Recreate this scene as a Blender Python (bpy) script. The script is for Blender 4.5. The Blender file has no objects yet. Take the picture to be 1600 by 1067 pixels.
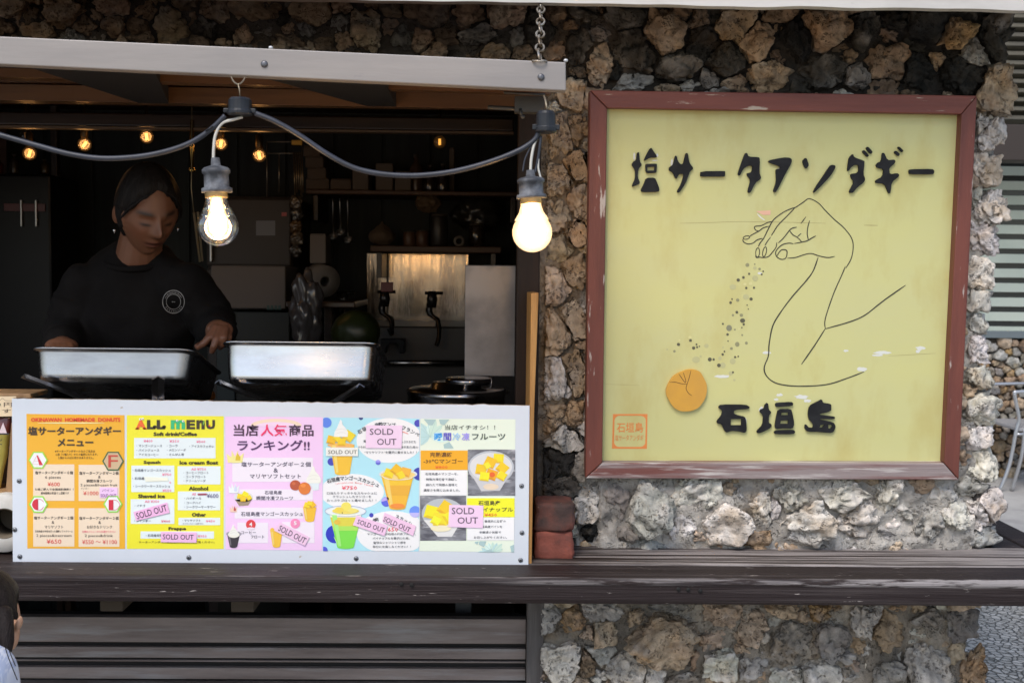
import bpy, bmesh, math, random
import numpy as np
from mathutils import Vector, Matrix, noise, geometry
from mathutils.bvhtree import BVHTree
SC = bpy.context.scene
COL = SC.collection
R = math.radians
# ------------------------------------------------------------------ camera, sky, sun, exposure
F = 1778.0
cam = bpy.data.cameras.new('camera'); cam.lens = 40.0; cam.sensor_width = 36.0
cam.dof.use_dof = True; cam.dof.focus_distance = 2.5; cam.dof.aperture_fstop = 9; cam.clip_start = .05; cam.clip_end = 500
cam_o = bpy.data.objects.new('camera', cam); COL.objects.link(cam_o); SC.camera = cam_o
CAM = Vector((0, 0, 1.5))
CR = Matrix.Rotation(R(-1.07), 3, 'Z') @ Matrix.Rotation(R(90 - 3.5), 3, 'X') @ Matrix.Rotation(R(.62), 3, 'Z')
cam_o.matrix_world = Matrix.Translation(CAM) @ CR.to_4x4()
w = bpy.data.worlds.new('World'); SC.world = w; w.use_nodes = True
nt = w.node_tree; bg = nt.nodes['Background']
sky = nt.nodes.new('ShaderNodeTexSky'); sky.sky_type = 'NISHITA'; sky.sun_disc = False
SUN_E, SUN_R = 52, 205
sky.sun_elevation = R(SUN_E); sky.sun_rotation = R(SUN_R); sky.air_density = 1.0; sky.dust_density = 2.0; sky.ozone_density = 1.0
nt.links.new(sky.outputs[0], bg.inputs[0]); bg.inputs[1].default_value = .14
sl = bpy.data.lights.new('sun', 'SUN'); sl.energy = 1.4; sl.angle = R(25); sl.color = (1, .96, .9)
so = bpy.data.objects.new('sun', sl); COL.objects.link(so)
sd = Vector((math.sin(R(SUN_R)) * math.cos(R(SUN_E)), math.cos(R(SUN_R)) * math.cos(R(SUN_E)), math.sin(R(SUN_E))))
so.rotation_euler = sd.to_track_quat('Z', 'Y').to_euler()
SC.view_settings.view_transform = 'Standard'; SC.view_settings.look = 'None'
SC.view_settings.exposure = 0.62; SC.view_settings.gamma = 1; SC.view_settings.use_curve_mapping = False
SC.render.engine = 'CYCLES'; SC.cycles.use_denoising = True
SC.cycles.max_bounces = 8; SC.cycles.transparent_max_bounces = 12; SC.cycles.sample_clamp_indirect = 4
SC.cycles.caustics_reflective = False; SC.cycles.caustics_refractive = False
random.seed(7)

# ------------------------------------------------------------------ helpers
def ray(px, py):
    return CR @ Vector(((px - 800) / F, -(py - 533.5) / F, -1))
def P(px, py, Y):
    d = ray(px, py); return CAM + d * (Y / d.y)
def WX(px, Y, py=500): return P(px, py, Y).x
def WZ(py, Y, px=800): return P(px, py, Y).z
class Pl:                                   # a real plane in the place; hit() finds a point of it
    def __init__(s, p, n): s.p = Vector(p); s.n = Vector(n).normalized()
    def hit(s, px, py, off=0.0):
        d = ray(px, py); t = (s.p - CAM).dot(s.n) / d.dot(s.n); return CAM + d * t + s.n * off
def wloc(o):
    v = Vector((0, 0, 0))
    while o is not None: v = v + o.location; o = o.parent
    return v
def tag(o, label=None, cat=None, group=None, kind=None):
    if label: o['label'] = label
    if cat: o['category'] = cat
    if group: o['group'] = group
    if kind: o['kind'] = kind
    return o
def thing(name, loc, label, cat, group=None):
    o = bpy.data.objects.new(name, None); COL.objects.link(o); o.location = loc; o.empty_display_size = .05
    return tag(o, label, cat, group)
def lin(c): return tuple((x / 255 / 12.92) if x / 255 <= .04045 else ((x / 255 + .055) / 1.055) ** 2.4 for x in c)
MATS = {}
def M(name, col, rough=.6, metal=0.0, col2=None, scale=8.0, lo=.42, hi=.62, stretch=(1, 1, 1), bump=0.0, bscale=60.0, det=6.0,
      col3=None, scale3=30.0, lo3=.6, hi3=.68, stretch3=None, emit=None, es=0.0, xgrad=0.0, spec=.5, rvar=0.0, coat=0.0):
    if name in MATS: return MATS[name]
    m = bpy.data.materials.new(name); m.use_nodes = True; n = m.node_tree.nodes; l = m.node_tree.links
    b = n['Principled BSDF']; b.inputs['Roughness'].default_value = rough; b.inputs['Metallic'].default_value = metal
    b.inputs['Base Color'].default_value = (*col, 1); b.inputs['Specular IOR Level'].default_value = spec
    b.inputs['Coat Weight'].default_value = coat
    tc = n.new('ShaderNodeTexCoord')
    def nz(sc, st, dt=det):
        mp = n.new('ShaderNodeMapping'); mp.inputs['Scale'].default_value = st; l.new(tc.outputs['Object'], mp.inputs[0])
        t = n.new('ShaderNodeTexNoise'); t.inputs['Scale'].default_value = sc; t.inputs['Detail'].default_value = dt
        t.inputs['Roughness'].default_value = .6; l.new(mp.outputs[0], t.inputs[0]); return t
    def ramp(t, lo, hi):
        r = n.new('ShaderNodeMapRange'); r.inputs[1].default_value = lo; r.inputs[2].default_value = hi; l.new(t.outputs[0], r.inputs[0]); return r
    last = None
    if col2:
        t_ = nz(scale, stretch)
        if xgrad:
            sx = n.new('ShaderNodeSeparateXYZ'); l.new(tc.outputs['Object'], sx.inputs[0]); ma = n.new('ShaderNodeMath'); ma.operation = 'MULTIPLY_ADD'; ma.inputs[1].default_value = xgrad
            l.new(sx.outputs[0], ma.inputs[0]); l.new(t_.outputs[0], ma.inputs[2]); t_ = ma
        r = ramp(t_, lo, hi); mx = n.new('ShaderNodeMix'); mx.data_type = 'RGBA'
        mx.inputs[6].default_value = (*col, 1); mx.inputs[7].default_value = (*col2, 1); l.new(r.outputs[0], mx.inputs[0]); last = mx.outputs[2]
        if rvar:
            rr = n.new('ShaderNodeMapRange'); rr.inputs[3].default_value = rough; rr.inputs[4].default_value = rough + rvar
            l.new(r.outputs[0], rr.inputs[0]); l.new(rr.outputs[0], b.inputs['Roughness'])
    if col3:
        r = ramp(nz(scale3, stretch3 or stretch), lo3, hi3); mx = n.new('ShaderNodeMix'); mx.data_type = 'RGBA'
        if last: l.new(last, mx.inputs[6])
        else: mx.inputs[6].default_value = (*col, 1)
        mx.inputs[7].default_value = (*col3, 1); l.new(r.outputs[0], mx.inputs[0]); last = mx.outputs[2]
    if last: l.new(last, b.inputs['Base Color'])
    if bump:
        t = nz(bscale, stretch); bp = n.new('ShaderNodeBump'); bp.inputs['Strength'].default_value = bump; bp.inputs['Distance'].default_value = .004
        l.new(t.outputs[0], bp.inputs['Height']); l.new(bp.outputs[0], b.inputs['Normal'])
    if emit:
        b.inputs['Emission Color'].default_value = (*emit, 1); b.inputs['Emission Strength'].default_value = es
    MATS[name] = m; return m
def glass_mat(name, tint=(1, 1, 1), rough=.02, refl=.12, emit=None, es=0, fall=0.0, emin=0.0):
    if name in MATS: return MATS[name]
    m = bpy.data.materials.new(name); m.use_nodes = True; n = m.node_tree.nodes; l = m.node_tree.links; n.clear()
    o = n.new('ShaderNodeOutputMaterial'); t = n.new('ShaderNodeBsdfTransparent'); t.inputs[0].default_value = (*tint, 1)
    g = n.new('ShaderNodeBsdfGlossy'); g.inputs['Roughness'].default_value = rough; g.inputs[0].default_value = (1, 1, 1, 1)
    lw = n.new('ShaderNodeLayerWeight'); lw.inputs[0].default_value = .35
    mr = n.new('ShaderNodeMapRange'); mr.inputs[3].default_value = .03; mr.inputs[4].default_value = .03 + refl * 5; l.new(lw.outputs['Facing'], mr.inputs[0])
    mx = n.new('ShaderNodeMixShader'); l.new(mr.outputs[0], mx.inputs[0]); l.new(t.outputs[0], mx.inputs[1]); l.new(g.outputs[0], mx.inputs[2])
    last = mx
    if emit:
        e = n.new('ShaderNodeEmission'); e.inputs[0].default_value = (*emit, 1); e.inputs[1].default_value = es
        if fall:
            iv = n.new('ShaderNodeMath'); iv.operation = 'SUBTRACT'; iv.inputs[0].default_value = 1; l.new(lw.outputs['Facing'], iv.inputs[1]); pw = n.new('ShaderNodeMath'); pw.operation = 'POWER'; pw.inputs[1].default_value = fall; l.new(iv.outputs[0], pw.inputs[0])
            me_ = n.new('ShaderNodeMath'); me_.operation = 'MULTIPLY_ADD'; me_.inputs[1].default_value = es; me_.inputs[2].default_value = emin; l.new(pw.outputs[0], me_.inputs[0]); l.new(me_.outputs[0], e.inputs[1])
        a = n.new('ShaderNodeAddShader'); l.new(mx.outputs[0], a.inputs[0]); l.new(e.outputs[0], a.inputs[1]); last = a
    l.new(last.outputs[0], o.inputs[0]); MATS[name] = m; return m
GAIN = .82
def pc(c, rough=.4):                        # flat printed ink of a sheet
    c = tuple(min(255, max(0, int(x))) for x in c); k = 'print_%d_%d_%d' % c
    return M(k, tuple(min(.88, x / GAIN * .95 + .02) for x in lin(c)), rough)

class MB:
    def __init__(s): s.v = []; s.f = []; s.m = []; s.sm = []
    def add(s, verts, faces, mi=0, sm=False):
        o = len(s.v); s.v += [tuple(x) for x in verts]
        for f in faces: s.f.append(tuple(i + o for i in f)); s.m.append(mi); s.sm.append(sm)
    def box(s, lo, hi, mi=0, rot=None, piv=None):
        x0, y0, z0 = lo; x1, y1, z1 = hi
        vs = [Vector(p) for p in ((x0, y0, z0), (x1, y0, z0), (x1, y1, z0), (x0, y1, z0), (x0, y0, z1), (x1, y0, z1), (x1, y1, z1), (x0, y1, z1))]
        if rot is not None:
            c = Vector(piv) if piv is not None else (Vector(lo) + Vector(hi)) / 2
            vs = [rot @ (p - c) + c for p in vs]
        s.add(vs, [(0, 3, 2, 1), (4, 5, 6, 7), (0, 1, 5, 4), (1, 2, 6, 5), (2, 3, 7, 6), (3, 0, 4, 7)], mi)
    def tube(s, pts, r, n=8, mi=0, cap=True, closed=False):
        pts = [Vector(p) for p in pts]; k = len(pts); rs = r if hasattr(r, '__len__') else [r] * k
        vs = []; up = None
        for i, p in enumerate(pts):
            a = pts[i - 1] if (i > 0 or closed) else p; b = pts[(i + 1) % k] if (i < k - 1 or closed) else p
            t = (b - a).normalized()
            if up is None:
                up = t.orthogonal().normalized()
            up = (up - t * up.dot(t)); up = up.normalized() if up.length > 1e-6 else t.orthogonal().normalized()
            q = t.cross(up)
            for j in range(n):
                an = 2 * math.pi * j / n; vs.append(p + (up * math.cos(an) + q * math.sin(an)) * rs[i])
        fs = []
        for i in range(k if closed else k - 1):
            for j in range(n):
                a = i * n + j; b = i * n + (j + 1) % n; c = ((i + 1) % k) * n + (j + 1) % n; d = ((i + 1) % k) * n + j
                fs.append((a, b, c, d))
        if cap and not closed: fs.append(tuple(range(n - 1, -1, -1))); fs.append(tuple(range((k - 1) * n, k * n)))
        s.add(vs, fs, mi, True)
    def lathe(s, prof, o, n=24, mi=0, axis=None, sm=True):
        o = Vector(o); ax = Vector(axis).normalized() if axis is not None else Vector((0, 0, 1)); u = ax.orthogonal().normalized(); q = ax.cross(u)
        vs = []
        for (r, z) in prof:
            for j in range(n):
                an = 2 * math.pi * j / n; vs.append(o + ax * z + (u * math.cos(an) + q * math.sin(an)) * max(r, 1e-5))
        fs = [(i * n + j, i * n + (j + 1) % n, (i + 1) * n + (j + 1) % n, (i + 1) * n + j) for i in range(len(prof) - 1) for j in range(n)]
        s.add(vs, fs, mi, sm)
    def ball(s, c, r, n=12, mi=0, rot=None):
        c = Vector(c); rr = Vector(r) if hasattr(r, '__len__') else Vector((r, r, r)); vs = []; h = n
        for i in range(h + 1):
            th = math.pi * i / h
            for j in range(2 * n):
                ph = math.pi * j / n; p = Vector((rr.x * math.sin(th) * math.cos(ph), rr.y * math.sin(th) * math.sin(ph), rr.z * math.cos(th)))
                vs.append(c + (rot @ p if rot is not None else p))
        k = 2 * n
        s.add(vs, [(i * k + j, (i + 1) * k + j, (i + 1) * k + (j + 1) % k, i * k + (j + 1) % k) for i in range(h) for j in range(k)], mi, True)
    def prism(s, front, back, mi=0, mis=None, sm=False):   # two outlines with the same count
        n = len(front); o = len(front)
        tri = geometry.tessellate_polygon([[Vector(p) for p in front]])
        fs = [tuple(t) for t in tri] + [tuple(i + n for i in reversed(t)) for t in tri]
        s.add(list(front) + list(back), fs, mi)
        s.add(list(front) + list(back), [(i, (i + 1) % n, (i + 1) % n + n, i + n) for i in range(n)], mi if mis is None else mis)
    def build(s, name, mats, parent=None, loc=None, bevel=0, seg=2, weld=False):
        me = bpy.data.meshes.new(name); o = bpy.data.objects.new(name, me); COL.objects.link(o)
        if parent is not None:
            o.parent = parent; base = wloc(parent)
        else:
            base = Vector(loc) if loc is not None else Vector((0, 0, 0)); o.location = base
        a = np.array(s.v, dtype=np.float64).reshape(-1, 3) - np.array(base)
        me.from_pydata(a.tolist(), [], s.f)
        for mt in (mats if isinstance(mats, (list, tuple)) else [mats]): me.materials.append(mt)
        me.polygons.foreach_set('material_index', s.m); me.polygons.foreach_set('use_smooth', s.sm)
        if weld or bevel:
            bm = bmesh.new(); bm.from_mesh(me); bmesh.ops.remove_doubles(bm, verts=bm.verts, dist=1e-5)
            bmesh.ops.recalc_face_normals(bm, faces=bm.faces); bm.to_mesh(me); bm.free()
        me.update()
        if bevel:
            md = o.modifiers.new('bevel', 'BEVEL'); md.width = bevel; md.segments = seg; md.limit_method = 'ANGLE'; md.angle_limit = R(40)
        return o
def boxo(name, lo, hi, mat, parent=None, bevel=.003, loc=None):
    m = MB(); m.box(lo, hi); return m.build(name, mat, parent, bevel=bevel, loc=loc if parent is None else None)
def crom(pts, n=6, closed=False):
    pts = [Vector(p) for p in pts]; k = len(pts); out = []
    for i in range(k if closed else k - 1):
        g = (lambda j: pts[j % k]) if closed else (lambda j: pts[min(max(j, 0), k - 1)])
        a, b, c, d = g(i - 1), g(i), g(i + 1), g(i + 2)
        for j in range(n):
            t = j / n; out.append(.5 * ((2 * b) + (c - a) * t + (2 * a - 5 * b + 4 * c - d) * t * t + (3 * b - a - 3 * c + d) * t ** 3))
    if not closed: out.append(pts[-1])
    return out
def chaikin(pts, k=1):
    for _ in range(k):
        q = []
        for i in range(len(pts)):
            a, b = Vector(pts[i]), Vector(pts[(i + 1) % len(pts)]); q += [a.lerp(b, .2), a.lerp(b, .8)]
        pts = q
    return pts
# ---- printed artwork on a plane: polygons, strokes and lettering, in sheet coordinates
TXT = {}
def text_geo(t, bold, res=2):
    k = (t, bold, res)
    if k not in TXT:
        cu = bpy.data.curves.new('t', 'FONT'); cu.body = t; cu.size = 1; cu.resolution_u = res; cu.offset = bold
        ob = bpy.data.objects.new('t', cu); me = ob.to_mesh()
        v = np.array([tuple(x.co) for x in me.vertices]).reshape(-1, 3)[:, :2]; f = [tuple(p.vertices) for p in me.polygons]
        ob.to_mesh_clear(); bpy.data.objects.remove(ob); bpy.data.curves.remove(cu)
        TXT[k] = (v, f, v.min(0), v.max(0))
    return TXT[k]
class Art:
    def __init__(s, pl): s.pl = pl; s.mb = MB(); s.mats = []
    def mi(s, c):
        m = c if isinstance(c, bpy.types.Material) else pc(c)
        if m not in s.mats: s.mats.append(m)
        return s.mats.index(m)
    def poly(s, pts, c, ly=1, holes=()):
        loops = [[Vector((p[0], p[1], 0)) for p in pts]] + [[Vector((p[0], p[1], 0)) for p in h] for h in holes]
        tri = geometry.tessellate_polygon(loops); allp = [p for lp in loops for p in lp]
        s.mb.add([s.pl.hit(p.x, p.y, ly * .00035) for p in allp], [tuple(t) for t in tri], s.mi(c))
    def rect(s, x0, y0, x1, y1, c, ly=1): s.poly([(x0, y0), (x1, y0), (x1, y1), (x0, y1)], c, ly)
    def ell(s, x, y, rx, ry, c, ly=1, n=28, a0=0, a1=360, clip=None, rot=0):
        pts = []
        for i in range(n + (a1 - a0 < 360)):
            a = R(a0 + (a1 - a0) * i / n); u, v = rx * math.cos(a), ry * math.sin(a); cr, sr = math.cos(R(rot)), math.sin(R(rot))
            pts.append((x + u * cr - v * sr, y + u * sr + v * cr))
        if clip: pts = [(min(max(p[0], clip[0]), clip[2]), min(max(p[1], clip[1]), clip[3])) for p in pts]
        s.poly(pts, c, ly)
    def ring(s, x, y, r0, r1, c, ly=1, n=6, ph=0):
        o = [(x + r1 * math.cos(R(ph + 360 * i / n)), y + r1 * math.sin(R(ph + 360 * i / n))) for i in range(n)]
        q = [(x + r0 * math.cos(R(ph + 360 * i / n)), y + r0 * math.sin(R(ph + 360 * i / n))) for i in range(n)]
        s.poly(o, c, ly, [q])
    def stroke(s, pts, wd, c, ly=1, sm=True, closed=False, jit=0):
        p = [Vector((a[0], a[1], 0)) for a in pts]
        if sm: p = crom(p, 6, closed)
        k = len(p); L = []; Rr = []
        for i in range(k):
            a = p[i - 1] if (i or closed) else p[i]; b = p[(i + 1) % k] if (i < k - 1 or closed) else p[i]
            t = (b - a).normalized() if (b - a).length > 1e-9 else Vector((1, 0, 0)); n = Vector((-t.y, t.x, 0)) * wd / 2
            e = 1.0 if closed else min(1, .45 + .55 * min(i, k - 1 - i) / 3)
            if jit: e *= 1 + jit * noise.noise(p[i] * .06)
            L.append(p[i] + n * e); Rr.append(p[i] - n * e)
        vs = [s.pl.hit(q.x, q.y, ly * .00035) for q in L + Rr]
        s.mb.add(vs, [(i, (i + 1) % k, (i + 1) % k + k, i + k) for i in range(k if closed else k - 1)], s.mi(c))
    def text(s, t, x0, x1, y, h, c, ly=4, bold=0.0, rot=0, res=2):     # fitted to x0..x1, centred on y, height h
        v, f, lo, hi = text_geo(t, bold, res); cx = (x0 + x1) / 2; cr, sr = math.cos(R(rot)), math.sin(R(rot))
        u = ((v[:, 0] - lo[0]) / (hi[0] - lo[0]) - .5) * (x1 - x0); ww = -((v[:, 1] - lo[1]) / (hi[1] - lo[1]) - .5) * h
        s.mb.add([s.pl.hit(cx + a * cr - b * sr, y + a * sr + b * cr, ly * .00035) for a, b in zip(u, ww)], f, s.mi(c))
    def tchar(s, ch, x, y, size, c, ly=4, bold=0.0, rot=0):            # one character of an arched line
        if ch == ' ': return
        v, f, lo, hi = text_geo(ch, bold); cr, sr = math.cos(R(rot)), math.sin(R(rot)); u = (v[:, 0] - (lo[0] + hi[0]) / 2) * size; ww = -(v[:, 1] - .38) * size
        s.mb.add([s.pl.hit(x + a * cr - b * sr, y + a * sr + b * cr, ly * .00035) for a, b in zip(u, ww)], f, s.mi(c))
    def build(s, name, parent): return s.mb.build(name, s.mats, parent)
# ------------------------------------------------------------------ ground
def ground_mats():
    m = bpy.data.materials.new('pebble_ground'); m.use_nodes = True; n = m.node_tree.nodes; l = m.node_tree.links; b = n['Principled BSDF']
    tc = n.new('ShaderNodeTexCoord'); v = n.new('ShaderNodeTexVoronoi'); v.feature = 'DISTANCE_TO_EDGE'; v.inputs['Scale'].default_value = 34
    nz = n.new('ShaderNodeTexNoise'); nz.inputs['Scale'].default_value = 14; mxv = n.new('ShaderNodeMix'); mxv.data_type = 'VECTOR'; mxv.inputs[0].default_value = .03
    l.new(tc.outputs['Object'], nz.inputs[0]); l.new(tc.outputs['Object'], mxv.inputs[4]); l.new(nz.outputs['Color'], mxv.inputs[5]); l.new(mxv.outputs[1], v.inputs['Vector'])
    v2 = n.new('ShaderNodeTexVoronoi'); v2.inputs['Scale'].default_value = 34; l.new(mxv.outputs[1], v2.inputs['Vector'])
    r = n.new('ShaderNodeMapRange'); r.inputs[1].default_value = .02; r.inputs[2].default_value = .11; l.new(v.outputs['Distance'], r.inputs[0])
    c1 = n.new('ShaderNodeMix'); c1.data_type = 'RGBA'; c1.inputs[6].default_value = (.40, .37, .315, 1); c1.inputs[7].default_value = (.66, .61, .53, 1)
    sp = n.new('ShaderNodeSeparateColor'); l.new(v2.outputs['Color'], sp.inputs[0]); l.new(sp.outputs[0], c1.inputs[0])
    c2 = n.new('ShaderNodeMix'); c2.data_type = 'RGBA'; c2.inputs[6].default_value = (.16, .148, .12, 1); l.new(r.outputs[0], c2.inputs[0]); l.new(c1.outputs[2], c2.inputs[7])
    l.new(c2.outputs[2], b.inputs['Base Color']); b.inputs['Roughness'].default_value = .75
    bp = n.new('ShaderNodeBump'); bp.inputs['Distance'].default_value = .012; l.new(r.outputs[0], bp.inputs['Height']); l.new(bp.outputs[0], b.inputs['Normal'])
    return m
m = MB(); m.add([(-60, -60, 0), (60, -60, 0), (60, 60, 0), (-60, 60, 0)], [(0, 1, 2, 3)])
tag(m.build('ground', ground_mats()), kind='structure')
m = MB(); m.add([(-60, 5.6, .004), (60, 5.6, .004), (60, 60, .004), (-60, 60, .004)], [(0, 1, 2, 3)])
tag(m.build('pavement', M('concrete', (.4, .39, .37), .85, col2=(.3, .29, .28), scale=3, bump=.3, bscale=90)), kind='structure')

# ------------------------------------------------------------------ coral stone masonry
def stone_mat(name, porous=1.0):
    m = bpy.data.materials.new(name); m.use_nodes = True; n = m.node_tree.nodes; l = m.node_tree.links; b = n['Principled BSDF']
    tc = n.new('ShaderNodeTexCoord'); at = n.new('ShaderNodeAttribute'); at.attribute_name = 'stone_colour'
    def nz(sc, dt=8, ro=.65):
        t = n.new('ShaderNodeTexNoise'); t.inputs['Scale'].default_value = sc; t.inputs['Detail'].default_value = dt; t.inputs['Roughness'].default_value = ro
        l.new(tc.outputs['Object'], t.inputs[0]); return t
    a = nz(38); r = n.new('ShaderNodeMapRange'); r.inputs[1].default_value = .3; r.inputs[2].default_value = .7; r.inputs[3].default_value = .62; r.inputs[4].default_value = 1.3
    l.new(a.outputs[0], r.inputs[0])
    mu = n.new('ShaderNodeVectorMath'); mu.operation = 'SCALE'; l.new(at.outputs['Color'], mu.inputs[0]); l.new(r.outputs[0], mu.inputs['Scale'])
    # lichen greying in blotches
    g = nz(17, 6); rg = n.new('ShaderNodeMapRange'); rg.inputs[1].default_value = .52; rg.inputs[2].default_value = .66; rg.inputs[4].default_value = .4; l.new(g.outputs[0], rg.inputs[0])
    oc = nz(9, 5); ro_ = n.new('ShaderNodeMapRange'); ro_.inputs[1].default_value = .56; ro_.inputs[2].default_value = .68; ro_.inputs[4].default_value = .5; l.new(oc.outputs[0], ro_.inputs[0])
    mo = n.new('ShaderNodeMix'); mo.data_type = 'RGBA'; mo.blend_type = 'MULTIPLY'; mo.inputs[7].default_value = (1, .78, .5, 1); l.new(ro_.outputs[0], mo.inputs[0]); l.new(mu.outputs[0], mo.inputs[6]); mu = mo
    bw = n.new('ShaderNodeRGBToBW'); l.new(mu.outputs[2] if len(mu.outputs) > 2 else mu.outputs[0], bw.inputs[0]); sc = n.new('ShaderNodeMath'); sc.operation = 'MULTIPLY'; sc.inputs[1].default_value = .8; l.new(bw.outputs[0], sc.inputs[0])
    m1 = n.new('ShaderNodeMix'); m1.data_type = 'RGBA'; l.new(rg.outputs[0], m1.inputs[0]); l.new(mu.outputs[2], m1.inputs[6]); l.new(sc.outputs[0], m1.inputs[7])
    # pores of the coral, a few millimetres across
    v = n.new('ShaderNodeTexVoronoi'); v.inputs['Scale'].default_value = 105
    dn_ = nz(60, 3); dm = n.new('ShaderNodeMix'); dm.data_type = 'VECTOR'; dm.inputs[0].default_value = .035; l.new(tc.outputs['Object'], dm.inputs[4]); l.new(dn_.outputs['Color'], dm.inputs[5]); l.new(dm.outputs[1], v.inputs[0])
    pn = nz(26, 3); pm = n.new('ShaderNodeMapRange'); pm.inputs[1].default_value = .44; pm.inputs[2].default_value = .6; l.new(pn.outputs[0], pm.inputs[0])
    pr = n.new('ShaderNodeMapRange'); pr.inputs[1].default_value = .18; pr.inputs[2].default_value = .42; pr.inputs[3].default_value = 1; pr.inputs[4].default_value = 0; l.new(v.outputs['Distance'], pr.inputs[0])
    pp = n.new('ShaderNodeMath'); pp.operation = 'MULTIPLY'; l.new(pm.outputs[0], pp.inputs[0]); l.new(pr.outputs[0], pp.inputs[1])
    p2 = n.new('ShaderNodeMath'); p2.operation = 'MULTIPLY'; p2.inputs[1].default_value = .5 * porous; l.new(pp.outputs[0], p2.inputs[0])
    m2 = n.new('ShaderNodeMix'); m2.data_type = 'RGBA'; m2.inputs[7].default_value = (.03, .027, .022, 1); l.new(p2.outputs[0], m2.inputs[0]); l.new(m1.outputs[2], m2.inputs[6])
    l.new(m2.outputs[2], b.inputs['Base Color']); b.inputs['Roughness'].default_value = .9; b.inputs['Specular IOR Level'].default_value = .25
    h1 = nz(70, 9, .7); hs = n.new('ShaderNodeMath'); hs.operation = 'SUBTRACT'; l.new(h1.outputs[0], hs.inputs[0]); l.new(pp.outputs[0], hs.inputs[1])
    bp = n.new('ShaderNodeBump'); bp.inputs['Strength'].default_value = 1.0; bp.inputs['Distance'].default_value = .008; l.new(hs.outputs[0], bp.inputs['Height']); l.new(bp.outputs[0], b.inputs['Normal'])
    return m
STONE = stone_mat('coral_stone'); MORTAR = stone_mat('lime_mortar', .4)
CLS = {'t': (.44, .31, .205), 'p': (.68, .635, .575), 'g': (.45, .43, .395), 'd': (.065, .058, .048), 'b': (.22, .155, .105), 'o': (.42, .28, .14),
       'k': (.028, .027, .025), 'w': (.75, .69, .63), 'm': (.29, .262, .23), 'l': (.52, .41, .295)}
_bm = {}
def ico(n):
    if n not in _bm:
        bm = bmesh.new(); bmesh.ops.create_icosphere(bm, subdivisions=n, radius=1); bm.verts.ensure_lookup_table()
        _bm[n] = (np.array([tuple(v.co) for v in bm.verts]), [tuple(v.index for v in f.verts) for f in bm.faces]); bm.free()
    return _bm[n]
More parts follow.
